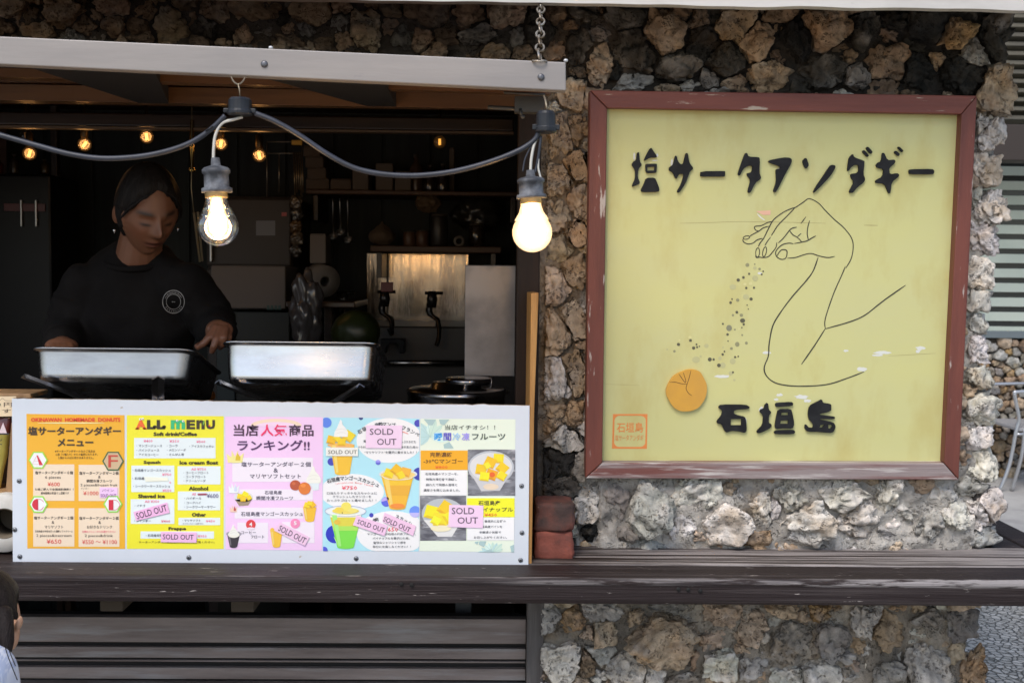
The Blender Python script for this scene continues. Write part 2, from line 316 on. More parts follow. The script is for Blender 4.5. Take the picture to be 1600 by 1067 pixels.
def stones(seeds, frame, sub=4, seed=1, depth=1.0, proud=.012):
    """seeds: (u, v, ru, rv, class) in metres on the wall face; frame(u, v, w) -> world, w out of the wall"""
    rng = random.Random(seed); V = []; Fc = []; C = []; S = [(s[0], s[1], s[2], s[3], s[4]) for s in seeds]
    for i, (u, v, ru, rv, c) in enumerate(S):
        d, f = ico((5 if max(ru, rv) > .036 else 4 if max(ru, rv) > .014 else 3) if sub >= 4 else sub); d = d.copy()
        e = np.sign(d) * np.abs(d) ** .82; e /= np.linalg.norm(e, axis=1)[:, None] ** .55
        sv = Vector((rng.uniform(-50, 50), rng.uniform(-50, 50), rng.uniform(-50, 50)))
        rw = (.5 * min(ru, rv) + .2 * max(ru, rv)) * depth * rng.uniform(.8, 1.15)
        ang = np.array([1 + .42 * noise.noise(Vector((x[0], x[1], x[2])) * 1.25 + sv) + .24 * noise.noise(Vector((x[0], x[1], x[2])) * 2.7 + sv) for x in d])
        q = np.stack([e[:, 0] * ru, e[:, 1] * rv, e[:, 2] * rw], 1) * (ang * 1.44)[:, None]
        a = rng.uniform(-.35, .35); q[:, :2] = q[:, :2] @ np.array([[math.cos(a), -math.sin(a)], [math.sin(a), math.cos(a)]])
        q[:, 2] = q[:, 2] * (1 + rng.uniform(-.5, .5) * q[:, 0] / ru * .5 + rng.uniform(-.5, .5) * q[:, 1] / rv * .5)
        for j, (u2, v2, ru2, rv2, c2) in enumerate(S):
            if j == i: continue
            dx, dy = u2 - u, v2 - v; D = math.hypot(dx, dy)
            if D > (max(ru, rv) + max(ru2, rv2)) * 1.6 or D < 1e-6: continue
            dx /= D; dy /= D; r1 = 1 / math.sqrt((dx / ru) ** 2 + (dy / rv) ** 2); r2 = 1 / math.sqrt((dx / ru2) ** 2 + (dy / rv2) ** 2)
            lim = D * r1 / (r1 + r2) * .985; t = q[:, 0] * dx + q[:, 1] * dy; k = .8 * lim; ex = t > k
            tn = np.where(ex, k + (lim - k) * np.tanh((t - k) / (lim - k + 1e-9)), t); q[:, 0] += (tn - t) * dx; q[:, 1] += (tn - t) * dy
        mr = min(ru, rv); nrm = q / (np.linalg.norm(q, axis=1)[:, None] + 1e-9); disp = np.empty(len(q)); hv = np.empty(len(q))
        rough = rng.uniform(.7, 1.35)
        for k in range(len(q)):
            p = Vector((u + q[k, 0], v + q[k, 1], q[k, 2])) + sv * .1
            h = noise.turbulence(p * 26, 3, False, noise_basis='PERLIN_ORIGINAL') - .45
            h2 = noise.fractal(p * 85, 1.0, 2.1, 3); cr = abs(noise.noise(p * 30 + sv)); lump = noise.turbulence(p * 55, 2, True) - .4
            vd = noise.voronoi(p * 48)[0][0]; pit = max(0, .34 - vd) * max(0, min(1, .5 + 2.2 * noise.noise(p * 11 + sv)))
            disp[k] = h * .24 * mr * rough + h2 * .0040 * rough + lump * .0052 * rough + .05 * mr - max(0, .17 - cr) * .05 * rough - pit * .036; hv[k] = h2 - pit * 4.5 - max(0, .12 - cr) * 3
        q += nrm * disp[:, None]
        off = proud + rng.uniform(-.012, .016) - .25 * rw
        base = np.array(CLS[c]) * rng.uniform(.82, 1.15) * np.array([rng.uniform(.95, 1.05), 1, rng.uniform(.92, 1.06)])
        alt = np.array(CLS[{'t': 'l', 'p': 'w', 'g': 'p', 'd': 'm', 'b': 't', 'o': 't', 'k': 'd', 'w': 'l', 'm': 'g', 'l': 't'}[c]])
        o = len(V)
        for k in range(len(q)):
            V.append(frame(u + q[k, 0], v + q[k, 1], q[k, 2] + off))
            b = noise.noise(Vector((q[k, 0], q[k, 1], q[k, 2])) * 22 + sv); tt = min(1, max(0, (b - .05) * 2.2)) * .75
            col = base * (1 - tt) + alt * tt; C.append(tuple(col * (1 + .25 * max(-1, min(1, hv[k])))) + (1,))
        Fc += [tuple(x + o for x in t) for t in f]
    return V, Fc, C
def fill(seeds, inside, u0, u1, v0, v1, rmin, rmax, cls, seed, tries=5000, tight=.8):
    rng = random.Random(seed); S = list(seeds)
    for k in range(tries):
        r = rmin + (rmax - rmin) * rng.random() ** 1.5 * (1 - .7 * k / tries); u, v = rng.uniform(u0, u1), rng.uniform(v0, v1)
        if not inside(u, v): continue
        ok = True
        for s in S:
            dx, dy = u - s[0], v - s[1]
            if abs(dx) > s[2] + r or abs(dy) > s[3] + r: continue
            D = math.hypot(dx, dy) + 1e-9; r2 = 1 / math.sqrt((dx / D / s[2]) ** 2 + (dy / D / s[3]) ** 2)
            if D < (r + r2) * tight: ok = False; break
        if ok: S.append((u, v, r * rng.uniform(.85, 1.35), r * rng.uniform(.75, 1.1), cls(u, v, rng)))
    return S
def stone_mesh(name, parts, parent):
    """parts: list of (verts, faces, colours, material index); joined into one masonry mesh"""
    V = []; Fc = []; C = []; MI = []
    for v, f, c, mi in parts:
        o = len(V); V += v; Fc += [tuple(x + o for x in t) for t in f]; C += c; MI += [mi] * len(f)
    me = bpy.data.meshes.new(name); o = bpy.data.objects.new(name, me); COL.objects.link(o); o.parent = parent
    a = np.array([tuple(x) for x in V]) - np.array(wloc(parent)); me.from_pydata(a.tolist(), [], Fc)
    at = me.color_attributes.new('stone_colour', 'FLOAT_COLOR', 'POINT'); at.data.foreach_set('color', np.array(C, dtype=np.float32).ravel())
    me.materials.append(STONE); me.materials.append(MORTAR); me.polygons.foreach_set('material_index', MI)
    me.polygons.foreach_set('use_smooth', [True] * len(Fc)); me.update(); return o
def mortar_grid(u0, u1, v0, v1, frame, step=.008, amp=.016, col=(.17, .155, .14), colf=None):
    nu = int((u1 - u0) / step) + 1; nv = int((v1 - v0) / step) + 1; V = []; C = []
    for j in range(nv + 1):
        for i in range(nu + 1):
            u = u0 + (u1 - u0) * i / nu; v = v0 + (v1 - v0) * j / nv
            h = noise.fractal(Vector((u, v, 0)) * 14, 1, 2, 3) * amp + noise.noise(Vector((u, v, 3)) * 90) * .003
            V.append(frame(u, v, h)); k = .8 + .5 * noise.noise(Vector((u, v, 9)) * 9); cc = colf(u, v) if colf else col; C.append((cc[0] * k, cc[1] * k, cc[2] * k, 1))
    return V, [(j * (nu + 1) + i, j * (nu + 1) + i + 1, (j + 1) * (nu + 1) + i + 1, (j + 1) * (nu + 1) + i) for j in range(nv) for i in range(nu)], C

YW = 2.6
shop = thing('shop_building', (.55, YW, 0), 'coral stone shop front with a dark open serving hatch under a pale eave', 'building')
HAND = [  # stones read off the photograph: sheet x, y, half width, half height, colour; top rows dark with weathering and eave shade
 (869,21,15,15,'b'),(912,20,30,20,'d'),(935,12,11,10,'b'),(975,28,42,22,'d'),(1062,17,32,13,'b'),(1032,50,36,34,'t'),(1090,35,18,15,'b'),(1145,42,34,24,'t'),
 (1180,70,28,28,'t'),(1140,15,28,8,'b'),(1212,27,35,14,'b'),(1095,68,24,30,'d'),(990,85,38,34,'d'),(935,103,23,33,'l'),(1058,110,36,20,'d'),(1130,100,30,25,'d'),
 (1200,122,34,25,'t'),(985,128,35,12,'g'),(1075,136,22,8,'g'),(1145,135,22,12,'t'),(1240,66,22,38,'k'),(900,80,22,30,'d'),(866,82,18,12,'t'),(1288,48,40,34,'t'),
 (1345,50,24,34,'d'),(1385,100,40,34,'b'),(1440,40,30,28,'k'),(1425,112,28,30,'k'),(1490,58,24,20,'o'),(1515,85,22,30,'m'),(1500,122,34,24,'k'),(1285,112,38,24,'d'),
 (1330,120,22,18,'m'),(1548,60,24,42,'d'),(1542,144,26,44,'l'),(1538,212,16,30,'p'),(1524,198,9,20,'p'),(1536,264,19,28,'w'),(1540,326,22,30,'p'),(1522,310,8,25,'p'),
 (1532,371,20,28,'w'),(1527,430,16,28,'w'),(1523,470,15,22,'w'),(1522,505,15,20,'p'),(1519,548,16,30,'w'),(1523,586,17,20,'w'),(1525,636,28,27,'p'),(1517,684,20,22,'p'),
 (1528,722,20,28,'w'),(1509,760,22,16,'g'),(1537,788,20,22,'p'),
 (1234,771,25,26,'g'),(1310,768,54,22,'p'),(1384,768,20,26,'p'),(1427,757,23,12,'l'),(1412,789,25,22,'p'),(1467,771,20,18,'p'),(1332,807,36,24,'p'),(1256,811,50,30,'w'),
 (1389,817,13,10,'p'),(1378,834,40,14,'g'),(1445,814,22,25,'g'),(1485,800,25,24,'p'),(1522,800,22,26,'p'),(1528,836,23,14,'g'),(1480,830,20,12,'g'),(1317,841,24,9,'p'),
 (1206,792,10,20,'p'),(1015,789,40,44,'g'),(1091,769,45,30,'p'),(1156,771,11,22,'p'),(1131,814,54,32,'w'),(1062,820,22,24,'p'),(1186,794,18,28,'p'),(1183,754,20,10,'t'),
 (916,792,24,26,'g'),(877,758,30,22,'d'),(932,826,32,16,'k'),(965,774,20,30,'m'),(978,831,18,10,'m'),
 (877,940,26,7,'l'),(938,948,36,16,'g'),(892,969,25,22,'o'),(877,1031,30,36,'p'),(941,984,20,22,'l'),(916,1034,12,26,'b'),(941,1014,22,16,'g'),(1032,992,60,42,'l'),
 (978,1046,34,30,'g'),(1018,1050,16,18,'p'),(1128,954,32,20,'l'),(1113,994,26,18,'l'),(1085,1030,10,16,'t'),(1122,1034,28,24,'p'),(1171,1037,25,22,'g'),(1171,975,28,26,'l'),
 (1045,944,44,10,'m'),(1067,1060,24,12,'m'),(1234,997,32,36,'m'),(1218,950,30,11,'t'),(1277,953,18,14,'o'),(1295,997,28,34,'m'),(1277,1045,36,26,'p'),(1347,964,26,28,'g'),
 (1384,979,28,36,'t'),(1338,1007,13,12,'t'),(1313,1021,24,10,'g'),(1445,965,36,20,'m'),(1492,973,28,30,'m'),(1440,1031,36,38,'g'),(1488,1015,16,20,'l'),(1514,1040,16,30,'t'),
 (1386,1048,28,24,'m'),(1329,1056,22,12,'g'),(1228,1054,28,16,'g'),
 (893,150,22,26,'l'),(874,210,18,40,'l'),(905,205,16,26,'t'),(869,283,24,26,'l'),(902,262,18,24,'t'),(868,340,22,26,'l'),(903,316,16,28,'t'),(870,390,20,24,'l'),(902,366,16,24,'t'),
 (866,446,18,30,'l'),(899,424,20,26,'t'),(866,520,19,38,'l'),(899,500,20,34,'l'),(898,580,18,38,'t'),(866,590,24,36,'p'),(868,636,22,14,'l'),(896,646,18,20,'t'),(880,684,34,20,'g'),
 (872,722,26,26,'k'),(905,730,14,24,'m'),
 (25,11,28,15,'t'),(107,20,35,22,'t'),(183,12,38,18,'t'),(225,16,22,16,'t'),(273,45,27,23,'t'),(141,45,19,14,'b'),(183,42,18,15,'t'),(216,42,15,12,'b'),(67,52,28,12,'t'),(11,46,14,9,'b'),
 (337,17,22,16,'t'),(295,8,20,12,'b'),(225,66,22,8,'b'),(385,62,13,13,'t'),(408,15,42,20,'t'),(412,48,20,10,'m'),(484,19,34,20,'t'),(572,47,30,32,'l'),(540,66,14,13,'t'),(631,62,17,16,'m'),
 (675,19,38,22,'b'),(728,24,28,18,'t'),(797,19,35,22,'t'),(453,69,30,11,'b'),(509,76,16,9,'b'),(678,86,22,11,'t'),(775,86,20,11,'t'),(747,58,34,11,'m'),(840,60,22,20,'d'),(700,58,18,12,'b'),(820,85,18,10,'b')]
XR = WX(1536, YW, 400)
XR2 = WX(1510, YW, 1000)
ZC = WZ(940, 2.33)
XJ = WX(850, YW, 500)
k = YW / F
seeds = []
for (px, py, rx, ry, c) in HAND:
    p = P(px, py, YW); seeds.append((p.x, p.z, rx * k, ry * k, c))
def wall_in(u, v):
    if v < .84: return XJ - .005 < u < XR2
    if u > XJ + .005: return u < XR - .02
    return 1.95 < v
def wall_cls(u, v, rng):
    if v > 1.9: return rng.choice('tbbdtm') if u < XJ else rng.choice('bdkdbmt')  # upper stones dark with weathering and eave shade in the colour
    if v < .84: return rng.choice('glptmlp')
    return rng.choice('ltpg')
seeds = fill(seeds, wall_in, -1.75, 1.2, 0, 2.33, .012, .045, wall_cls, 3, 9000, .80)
def fr(u, v, w_):
    if .17 < u < 1.03 and 1.06 < v < 1.91: w_ = min(w_, .026)        # nothing pokes into the back of the sign
    if u < XJ and v < 1.93: w_ = min(w_, -.07)
    return (u, YW - w_, v)
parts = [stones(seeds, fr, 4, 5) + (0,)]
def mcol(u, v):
    if v > 1.9: return (.125, .105, .088) if u < .3 else (.06, .053, .046)  # top mortar darkened too, eave shade put into its colour
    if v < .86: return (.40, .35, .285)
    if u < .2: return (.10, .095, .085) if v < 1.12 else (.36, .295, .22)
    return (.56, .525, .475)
fm = lambda u, v, w_: (u, YW - (.026 if .86 < v < 1.08 and u > .25 else .013) - w_ * 1.1, v) if not (.17 < u < 1.03 and 1.06 < v < 1.91) else (u, YW - .004 - w_ * .8, v)
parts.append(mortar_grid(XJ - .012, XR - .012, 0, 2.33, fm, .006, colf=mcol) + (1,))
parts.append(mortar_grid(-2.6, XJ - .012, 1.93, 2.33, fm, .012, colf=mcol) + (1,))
# the column's right flank, seen from a step to the side
fs = lambda u, v, w_: (XR - .012 + w_, u, v)
fl = fill([], lambda u, v: True, YW + .05, 3.25, 0, 2.33, .025, .06, lambda u, v, r: r.choice('plgwt'), 9, 2500, .8)
parts.append(stones(fl, fs, 3, 8, proud=.0) + (0,))
parts.append(mortar_grid(YW + .01, 3.3, 0, 2.33, lambda u, v, w_: (XR - .014 + w_ * .4, u, v), .02) + (1,))
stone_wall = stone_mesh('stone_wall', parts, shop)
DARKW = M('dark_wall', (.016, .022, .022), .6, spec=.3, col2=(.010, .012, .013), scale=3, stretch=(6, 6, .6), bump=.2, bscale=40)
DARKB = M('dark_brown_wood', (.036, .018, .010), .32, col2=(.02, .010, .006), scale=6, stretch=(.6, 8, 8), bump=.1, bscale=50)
DARKP = M('dark_plaster', (.05, .038, .03), .8, col2=(.025, .02, .017), scale=4)  # dark brown blotched plaster
XL = -2.5
boxo('core_wall', (XJ - .01, YW + .05, 0), (XR - .03, 3.3, 2.33), DARKP, shop, 0)
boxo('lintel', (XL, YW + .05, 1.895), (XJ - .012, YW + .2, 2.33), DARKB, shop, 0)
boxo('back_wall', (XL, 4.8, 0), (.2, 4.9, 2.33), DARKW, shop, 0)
boxo('side_wall', (XL - .1, YW + .05, 0), (XL, 4.9, 2.33), DARKP, shop, 0)
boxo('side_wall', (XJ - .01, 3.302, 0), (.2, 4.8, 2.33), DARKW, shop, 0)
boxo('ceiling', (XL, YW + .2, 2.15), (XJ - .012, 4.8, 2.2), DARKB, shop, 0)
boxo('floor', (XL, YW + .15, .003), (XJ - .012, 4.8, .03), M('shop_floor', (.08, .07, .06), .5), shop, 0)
m = MB()
for i in range(13):
    x = XL + .05 + i * .2; m.box((x, 4.788, .05), (x + .19, 4.799, 2.14))
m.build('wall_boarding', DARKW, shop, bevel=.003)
JAMB = M('jamb_wood', (.022, .012, .008), .6, spec=.25, col2=(.014, .009, .007), scale=7, stretch=(8, 8, .5), bump=.15, bscale=60)
boxo('jamb_post', (WX(806, 2.6), 2.56, .86), (XJ - .013, 2.64, 1.88), JAMB, shop, .003)
GREYW = M('grey_timber', (.13, .12, .115), .75, col2=(.07, .062, .06), scale=6, stretch=(8, 8, .5), bump=.3, bscale=60)
boxo('base_post', (WX(823, 2.58, 1000), 2.575, 0), (WX(849, 2.58, 1000), 2.65, ZC - .002), GREYW, shop, .003)
# slatted siding under the counter
SID = M('weathered_siding', (.25, .208, .19), .6, col2=(.14, .11, .10), scale=4, stretch=(.7, 8, 8), lo=.38, hi=.66, bump=.25, bscale=60, col3=(.3, .295, .295), scale3=5, lo3=.52, hi3=.75)
m = MB(); xs = (XL, WX(822, 2.6, 1000))
for (a, b, yy) in ((965, 1004, 0), (1014, 1031, .012), (1035, 1038, .016), (1045, 1063, .008), (1068, 1100, .0), (1108, 1124, .012), (1138, 1156, .008), (1162, 1200, 0), (1206, 1225, .01), (1232, 1260, 0), (1266, 1300, 0)):
    m.box((xs[0], 2.60 + yy, WZ(b, 2.6, 400)), (xs[1], 2.625, WZ(a, 2.6, 400)))
m.build('siding', SID, shop, bevel=.002)
boxo('siding_backing', (XL, 2.627, .0), (xs[1], 2.66, WZ(968, 2.6, 400)), M('backing_black', (.012, .01, .009), .8), shop, 0)  # near-black board behind the slats
boxo('hatch_sill', (XL, 2.63, ZC - .03), (xs[1] + .02, 2.78, .872), DARKB, shop, .003)
# eave: pale fascia, brown soffit
YE = 2.3; ZF = WZ(9, YE, 1150)
FASC = M('fascia_paint', (.55, .53, .50), .6, col2=(.44, .42, .395), scale=4, stretch=(1, 3, 3), lo=.45, hi=.7, bump=.15, bscale=30, col3=(.25, .22, .2), scale3=18, lo3=.66, hi3=.75)
m = MB(); X0, X1 = -2.9, 1.75; N = 220; fr_, bk = [], []
for i in range(N + 1):
    x = X0 + (X1 - X0) * i / N; z = ZF + .003 * noise.noise(Vector((x * 9, 0, 1))) - .004 * max(0, noise.noise(Vector((x * 3, 4, 1))))
    if x > 1.02: z += .012 * max(0, noise.noise(Vector((x * 14, 7, 1))))
    fr_.append((x, YE, z))
fr_ += [(X1, YE, ZF + .34), (X0, YE, ZF + .34)]; bk = [(a, YE + .025, c) for a, b, c in fr_]
m.prism(fr_, bk); m.build('fascia', FASC, shop, weld=True)
m = MB()
for i in range(4): m.box((X0, YE + .03 + i * .095, ZF + .24), (X1, YE + .12 + i * .095, ZF + .26))
m.build('soffit', M('soffit_wood', (.055, .036, .026), .6, col2=(.03, .02, .015), scale=5, stretch=(.7, 8, 8)), shop, bevel=.002)
boxo('roof', (X0, YE, ZF + .345), (X1, 4.9, ZF + .42), M('roof_sheet', (.2, .19, .18), .7), shop, .004)

# ------------------------------------------------------------------ neighbouring cafe, eight metres off on the right
YC = 8.4
cafe = thing('cafe_building', (WX(1700, YC), YC, 0), 'neighbouring low stone building with striped blind window beyond the column', 'building')
xa, xb = WX(1110, YC), WX(1440, YC) + 4.2
zt = WZ(528, YC, 1570)
sd_ = fill([], lambda u, v: True, xa + .03, WX(1440, YC) + 1.6, .02, zt - .03, .025, .062, lambda u, v, r: r.choice('mtgbtlmo'), 21, 12000, .82)
pr_ = [stones(sd_, lambda u, v, w_: (u, YC - w_, v), 3, 12, depth=.8) + (0,), mortar_grid(xa, xb, 0, zt, lambda u, v, w_: (u, YC + .02 - w_ * .5, v), .05, col=(.12, .1, .08)) + (1,)]
stone_mesh('stone_wall', pr_, cafe)
boxo('wall_top', (xa, YC - .03, zt), (xb, YC + .25, zt + .05), M('cafe_sill', (.16, .19, .2), .5), cafe, .004)
boxo('side_wall', (xa, YC + .06, 0), (xb, YC + .3, zt), DARKP, cafe, 0)
wn = boxo('window', (xa, YC + .12, zt + .05), (xb, YC + .14, 3.0), M('window_dark', (.06, .065, .06), .15), cafe, 0)
m = MB(); z = WZ(518, YC, 1570); per = 23 * YC / F
i = 0
while z < 2.75:
    m.box((xa, YC + .085, z - per * .31), (xb, YC + .09, z + per * .31)); z += per; i += 1
m.build('blind', M('blind_slat', (.66, .71, .59), .55, col2=(.58, .64, .53), scale=2), wn, bevel=.002)
boxo('eave_beam', (xa, 7.55, WZ(252, 7.6, 1580)), (xb, 7.75, WZ(196, 7.6, 1580)), M('cafe_beam', (.035, .024, .018), .6), cafe, .006)
m = MB(); z0, z1 = WZ(190, 7.8, 1580), WZ(10, 7.8, 1580); n_ = 13
for i in range(n_):
    z = z0 + (z1 - z0) * i / n_; m.box((xa, 7.8 - .012 * i, z), (xb, 7.86 - .012 * i, z + (z1 - z0) / n_ * .55), rot=Matrix.Rotation(R(-25), 3, 'X'))
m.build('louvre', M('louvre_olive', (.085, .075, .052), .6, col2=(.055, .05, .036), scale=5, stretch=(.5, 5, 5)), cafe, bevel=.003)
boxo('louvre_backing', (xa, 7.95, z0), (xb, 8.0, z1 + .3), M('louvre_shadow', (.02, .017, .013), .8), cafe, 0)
boxo('upper_wall', (xa, YC + .06, 2.95), (xb, YC + .3, 4.2), DARKP, cafe, 0)
# ------------------------------------------------------------------ counter
ZT = WZ(851, 2.6, 1000); YF = 2.30
cnt = thing('serving_counter', (0, 2.45, 0), 'long dark weathered plank counter running below the hatch and the yellow sign', 'counter')
WOOD = dict(rough=.5, spec=.2, lo=.5, hi=.66, stretch=(.22, 9, 9), bump=.6, bscale=40, rvar=.25, det=11)
CW1 = M('counter_worn', (.026, .017, .015), col2=(.31, .282, .272), scale=9, xgrad=.15, col3=(.03, .021, .018), scale3=12, lo3=.50, hi3=.68, stretch3=(.3, 11, 11), **WOOD)
CW2 = M('counter_dark', (.021, .0145, .015), col2=(.055, .045, .045), scale=7, col3=(.42, .38, .36), scale3=26, lo3=.655, hi3=.71, stretch3=(.8, 5, 5), **WOOD)
XE = 1.33
boxo('back_plank', (XL, 2.428, ZT - .05), (XE, 2.593, ZT), CW1, cnt, .003)
boxo('front_plank', (XL, YF + .0025, ZT - .055), (XE + .12, 2.422, ZT + .001), CW2, cnt, .012)
CW3 = M('counter_nosing', (.03, .024, .026), col2=(.27, .25, .25), scale=6, xgrad=.14, col3=(.03, .022, .022), scale3=22, lo3=.5, hi3=.6, stretch3=(.6, 5, 5), **WOOD)
boxo('nosing', (XL, YF, ZT - .016), (XE + .121, YF + .014, ZT + .0025), CW3, cnt, .007)
boxo('return_plank', (1.18, 2.6, ZT - .04), (1.252, 3.75, ZT - .002), CW2, cnt, .004)
boxo('return_plank', (1.258, 2.6, ZT - .04), (XE, 3.75, ZT - .002), CW2, cnt, .004)
for x in (WX(188, 2.5, 950), WX(388, 2.5, 950), -1.6):
    boxo('support_block', (x - .025, 2.44, ZT - .115), (x + .025, 2.598, ZT - .057), M('block_wood', (.06, .045, .03), .8), cnt, .003)
boxo('leg', (1.22, 2.36, 0), (1.29, 2.43, ZT - .057), GREYW, cnt, .004)
boxo('leg', (1.22, 3.6, 0), (1.29, 3.67, ZT - .042), GREYW, cnt, .004)
for px, py in ((1060, 920), (1075, 920.5), (1094, 922.5), (643, 913), (627, 912)):
    p = P(px, py, YF); mb = MB(); mb.lathe([(.0045, 0), (.0045, .0012), (0, .0012)], (p.x, YF - .0006, p.z), 10, axis=(0, -1, 0)); mb.build('nail_hole', M('hole_black', (.008, .008, .008), .9), cnt)

# ------------------------------------------------------------------ yellow shop sign
nS = Vector((0, -1, -.055)).normalized(); cS = P(1208, 448, 2.52); PS = Pl(cS, nS)
sign = thing('shop_sign', (cS.x, 2.58, PS.hit(1208, 745).z), 'square yellow sign in a worn red frame with black raised lettering and a hand drawing', 'sign')
YEL = M('sign_yellow', (.565, .55, .235), .5, col2=(.54, .53, .26), scale=3, lo=.35, hi=.7, stretch=(1, 1, 2.2), bump=.05, bscale=40, col3=(.49, .43, .165), scale3=4, lo3=.52, hi3=.78, stretch3=(2.2, 1, 1), spec=.35)
OUT = [(921, 142), (1523.5, 150.5), (1495, 748), (914, 745.5)]; INN = [(948, 170), (1499, 179.5), (1472, 722), (940.5, 721)]
fwd = -.022
m = MB(); q = [PS.hit(x, y, -.012) for x, y in ((935, 157), (1511, 165), (1484, 735), (927, 733))]; b_ = [p - nS * .008 for p in q]
m.prism(q, b_); m.build('panel', YEL, sign, weld=True)
RED = dict(rough=.55, bump=.3, bscale=45)
RV = M('frame_red_upright', (.165, .046, .031), col2=(.105, .029, .021), scale=5, lo=.4, hi=.7, stretch=(6, 6, .5), col3=(.42, .36, .32), scale3=17, lo3=.625, hi3=.67, stretch3=(4, 4, .55), **RED)
RH = M('frame_red_level', (.185, .052, .034), col2=(.125, .034, .024), scale=5, lo=.4, hi=.7, stretch=(.5, 6, 6), col3=(.46, .38, .3), scale3=18, lo3=.625, hi3=.67, stretch3=(.5, 4, 4), **RED)
RB = M('frame_red_worn', (.17, .06, .05), col2=(.27, .22, .215), scale=6, lo=.36, hi=.52, stretch=(.3, 6, 6), col3=(.5, .46, .44), scale3=12, lo3=.52, hi3=.64, stretch3=(.5, 7, 7), **RED)
for i, mt in enumerate((RH, RV, RB, RV)):
    j = (i + 1) % 4; pts = [OUT[i], OUT[j], INN[j], INN[i]]
    cx = sum(p[0] for p in pts) / 4; cy = sum(p[1] for p in pts) / 4
    front = [PS.hit(cx + (x - cx) * .999, cy + (y - cy) * .998, .012) for x, y in pts]; back = [PS.hit(x, y, .012) - nS * .045 for x, y in [(cx + (x - cx) * .999, cy + (y - cy) * .998) for x, y in pts]]
    m = MB(); m.prism(front, back); m.build('frame_rail', mt, sign, bevel=.0025)
PA = Pl(PS.p - nS * .012, nS)
BLK = M('letter_black', (.012, .0125, .014), .7, spec=.2, col2=(.02, .021, .023), scale=40, bump=.1, bscale=200)
def raised(name, polys, ox, oy, sc, th=.006, mat=BLK, holes=(), rounds=1):
    m = MB()
    for pi, pg in enumerate(polys):
        pts = chaikin([(ox + x / sc, oy + y / sc, 0) for x, y in pg], rounds); hs = [[(ox + x / sc, oy + y / sc, 0) for x, y in h] for k_, h in holes if k_ == pi]
        loops = [[Vector(p) for p in pts]] + [[Vector(p) for p in h] for h in hs]; allp = [p for lp in loops for p in lp]; n = len(allp)
        tri = geometry.tessellate_polygon(loops)
        m.add([PA.hit(p.x, p.y, th) for p in allp], [tuple(t) for t in tri])
        o = 0
        for lp in loops:
            c = len(lp); m.add([PA.hit(p.x, p.y, th) for p in lp] + [PA.hit(p.x, p.y, .0002) for p in lp], [(i, (i + 1) % c, (i + 1) % c + c, i + c) for i in range(c)])
    return m.build(name, mat, sign, weld=True)
L1 = (970, 220, 6.154); L2 = (1210, 220, 6.154); L3 = (1110, 615, 7.619)
raised('character', [[(162,110),(175,120),(180,200),(203,235),(165,275),(160,355),(182,400),(170,420),(105,447),(108,420),(135,365),(135,280),(98,235),(120,200),(143,190),(150,130)],
  [(290,68),(310,100),(347,155),(335,165),(280,165),(222,198),(220,185),(240,140),(270,85)], [(232,228),(250,224),(340,222),(345,235),(340,305),(325,313),(235,313)],
  [(240,358),(325,356),(345,400),(370,465),(360,495),(200,497),(187,475),(215,425)]], *L1, holes=[(2, [(253,255),(320,253),(318,287),(250,289)])])
raised('character', [[(520,145),(535,150),(545,195),(570,228),(595,225),(605,180),(620,122),(640,120),(650,180),(660,220),(697,268),(660,300),(650,330),(620,410),(560,500),(540,500),(537,485),(575,420),(605,320),(555,322),(532,370),(515,355),(500,310),(458,285),(460,260),(500,230),(510,180)]], *L1)
raised('character', [[(765,295),(995,292),(1000,300),(998,340),(985,347),(765,348),(760,335)]], *L1)
raised('character', [[(1190,122),(1210,118),(1222,155),(1325,160),(1332,180),(1328,310),(1345,355),(1335,375),(1290,405),(1245,495),(1230,505),(1213,490),(1245,380),(1210,335),(1208,315),(1255,305),(1262,240),(1215,245),(1175,270),(1145,330),(1130,338),(1120,320),(1150,230)]], *L1)
raised('character', [[(1412,205),(1425,188),(1560,162),(1617,165),(1639,180),(1637,215),(1577,320),(1490,495),(1465,495),(1462,480),(1490,400),(1485,290),(1490,275),(1525,270),(1527,250),(1440,220)]], *L1)
raised('character', [[(262,200),(290,168),(305,172),(328,240),(298,272),(285,260)], [(545,232),(580,240),(580,262),(535,340),(420,460),(375,503),(367,495),(395,440),(460,345),(520,255)]], *L2)
raised('character', [[(750,125),(757,160),(855,195),(860,205),(848,320),(868,375),(845,410),(790,450),(745,505),(718,500),(712,488),(760,400),(725,345),(728,320),(800,310),(805,235),(760,235),(725,265),(705,295),(695,285),(702,220),(712,165)],
  [(840,100),(858,92),(905,145),(885,160),(845,115)], [(878,65),(895,60),(940,110),(920,132),(878,85)]], *L2)
raised('character', [[(1030,120),(1048,118),(1080,190),(1145,182),(1158,200),(1145,225),(1095,265),(1103,325),(1175,312),(1195,330),(1185,350),(1120,400),(1108,505),(1090,508),(1055,415),(970,410),(963,385),(1035,345),(1045,275),(980,262),(968,240),(985,215),(1020,200)],
  [(1142,115),(1160,95),(1202,130),(1185,152)], [(1175,68),(1192,57),(1235,98),(1218,115)]], *L2)
raised('character', [[(1285,295),(1295,275),(1510,272),(1530,290),(1525,315),(1510,325),(1290,325)]], *L2)
raised('character', [[(85,158),(120,125),(420,127),(468,155),(440,178),(280,188),(272,232),(330,255),(405,270),(420,310),(428,430),(405,462),(320,440),(240,437),(185,458),(160,430),(125,355),(80,350),(68,325),(125,255),(140,200)]], *L3, holes=[(0, [(238,297),(365,295),(362,372),(235,372)])])
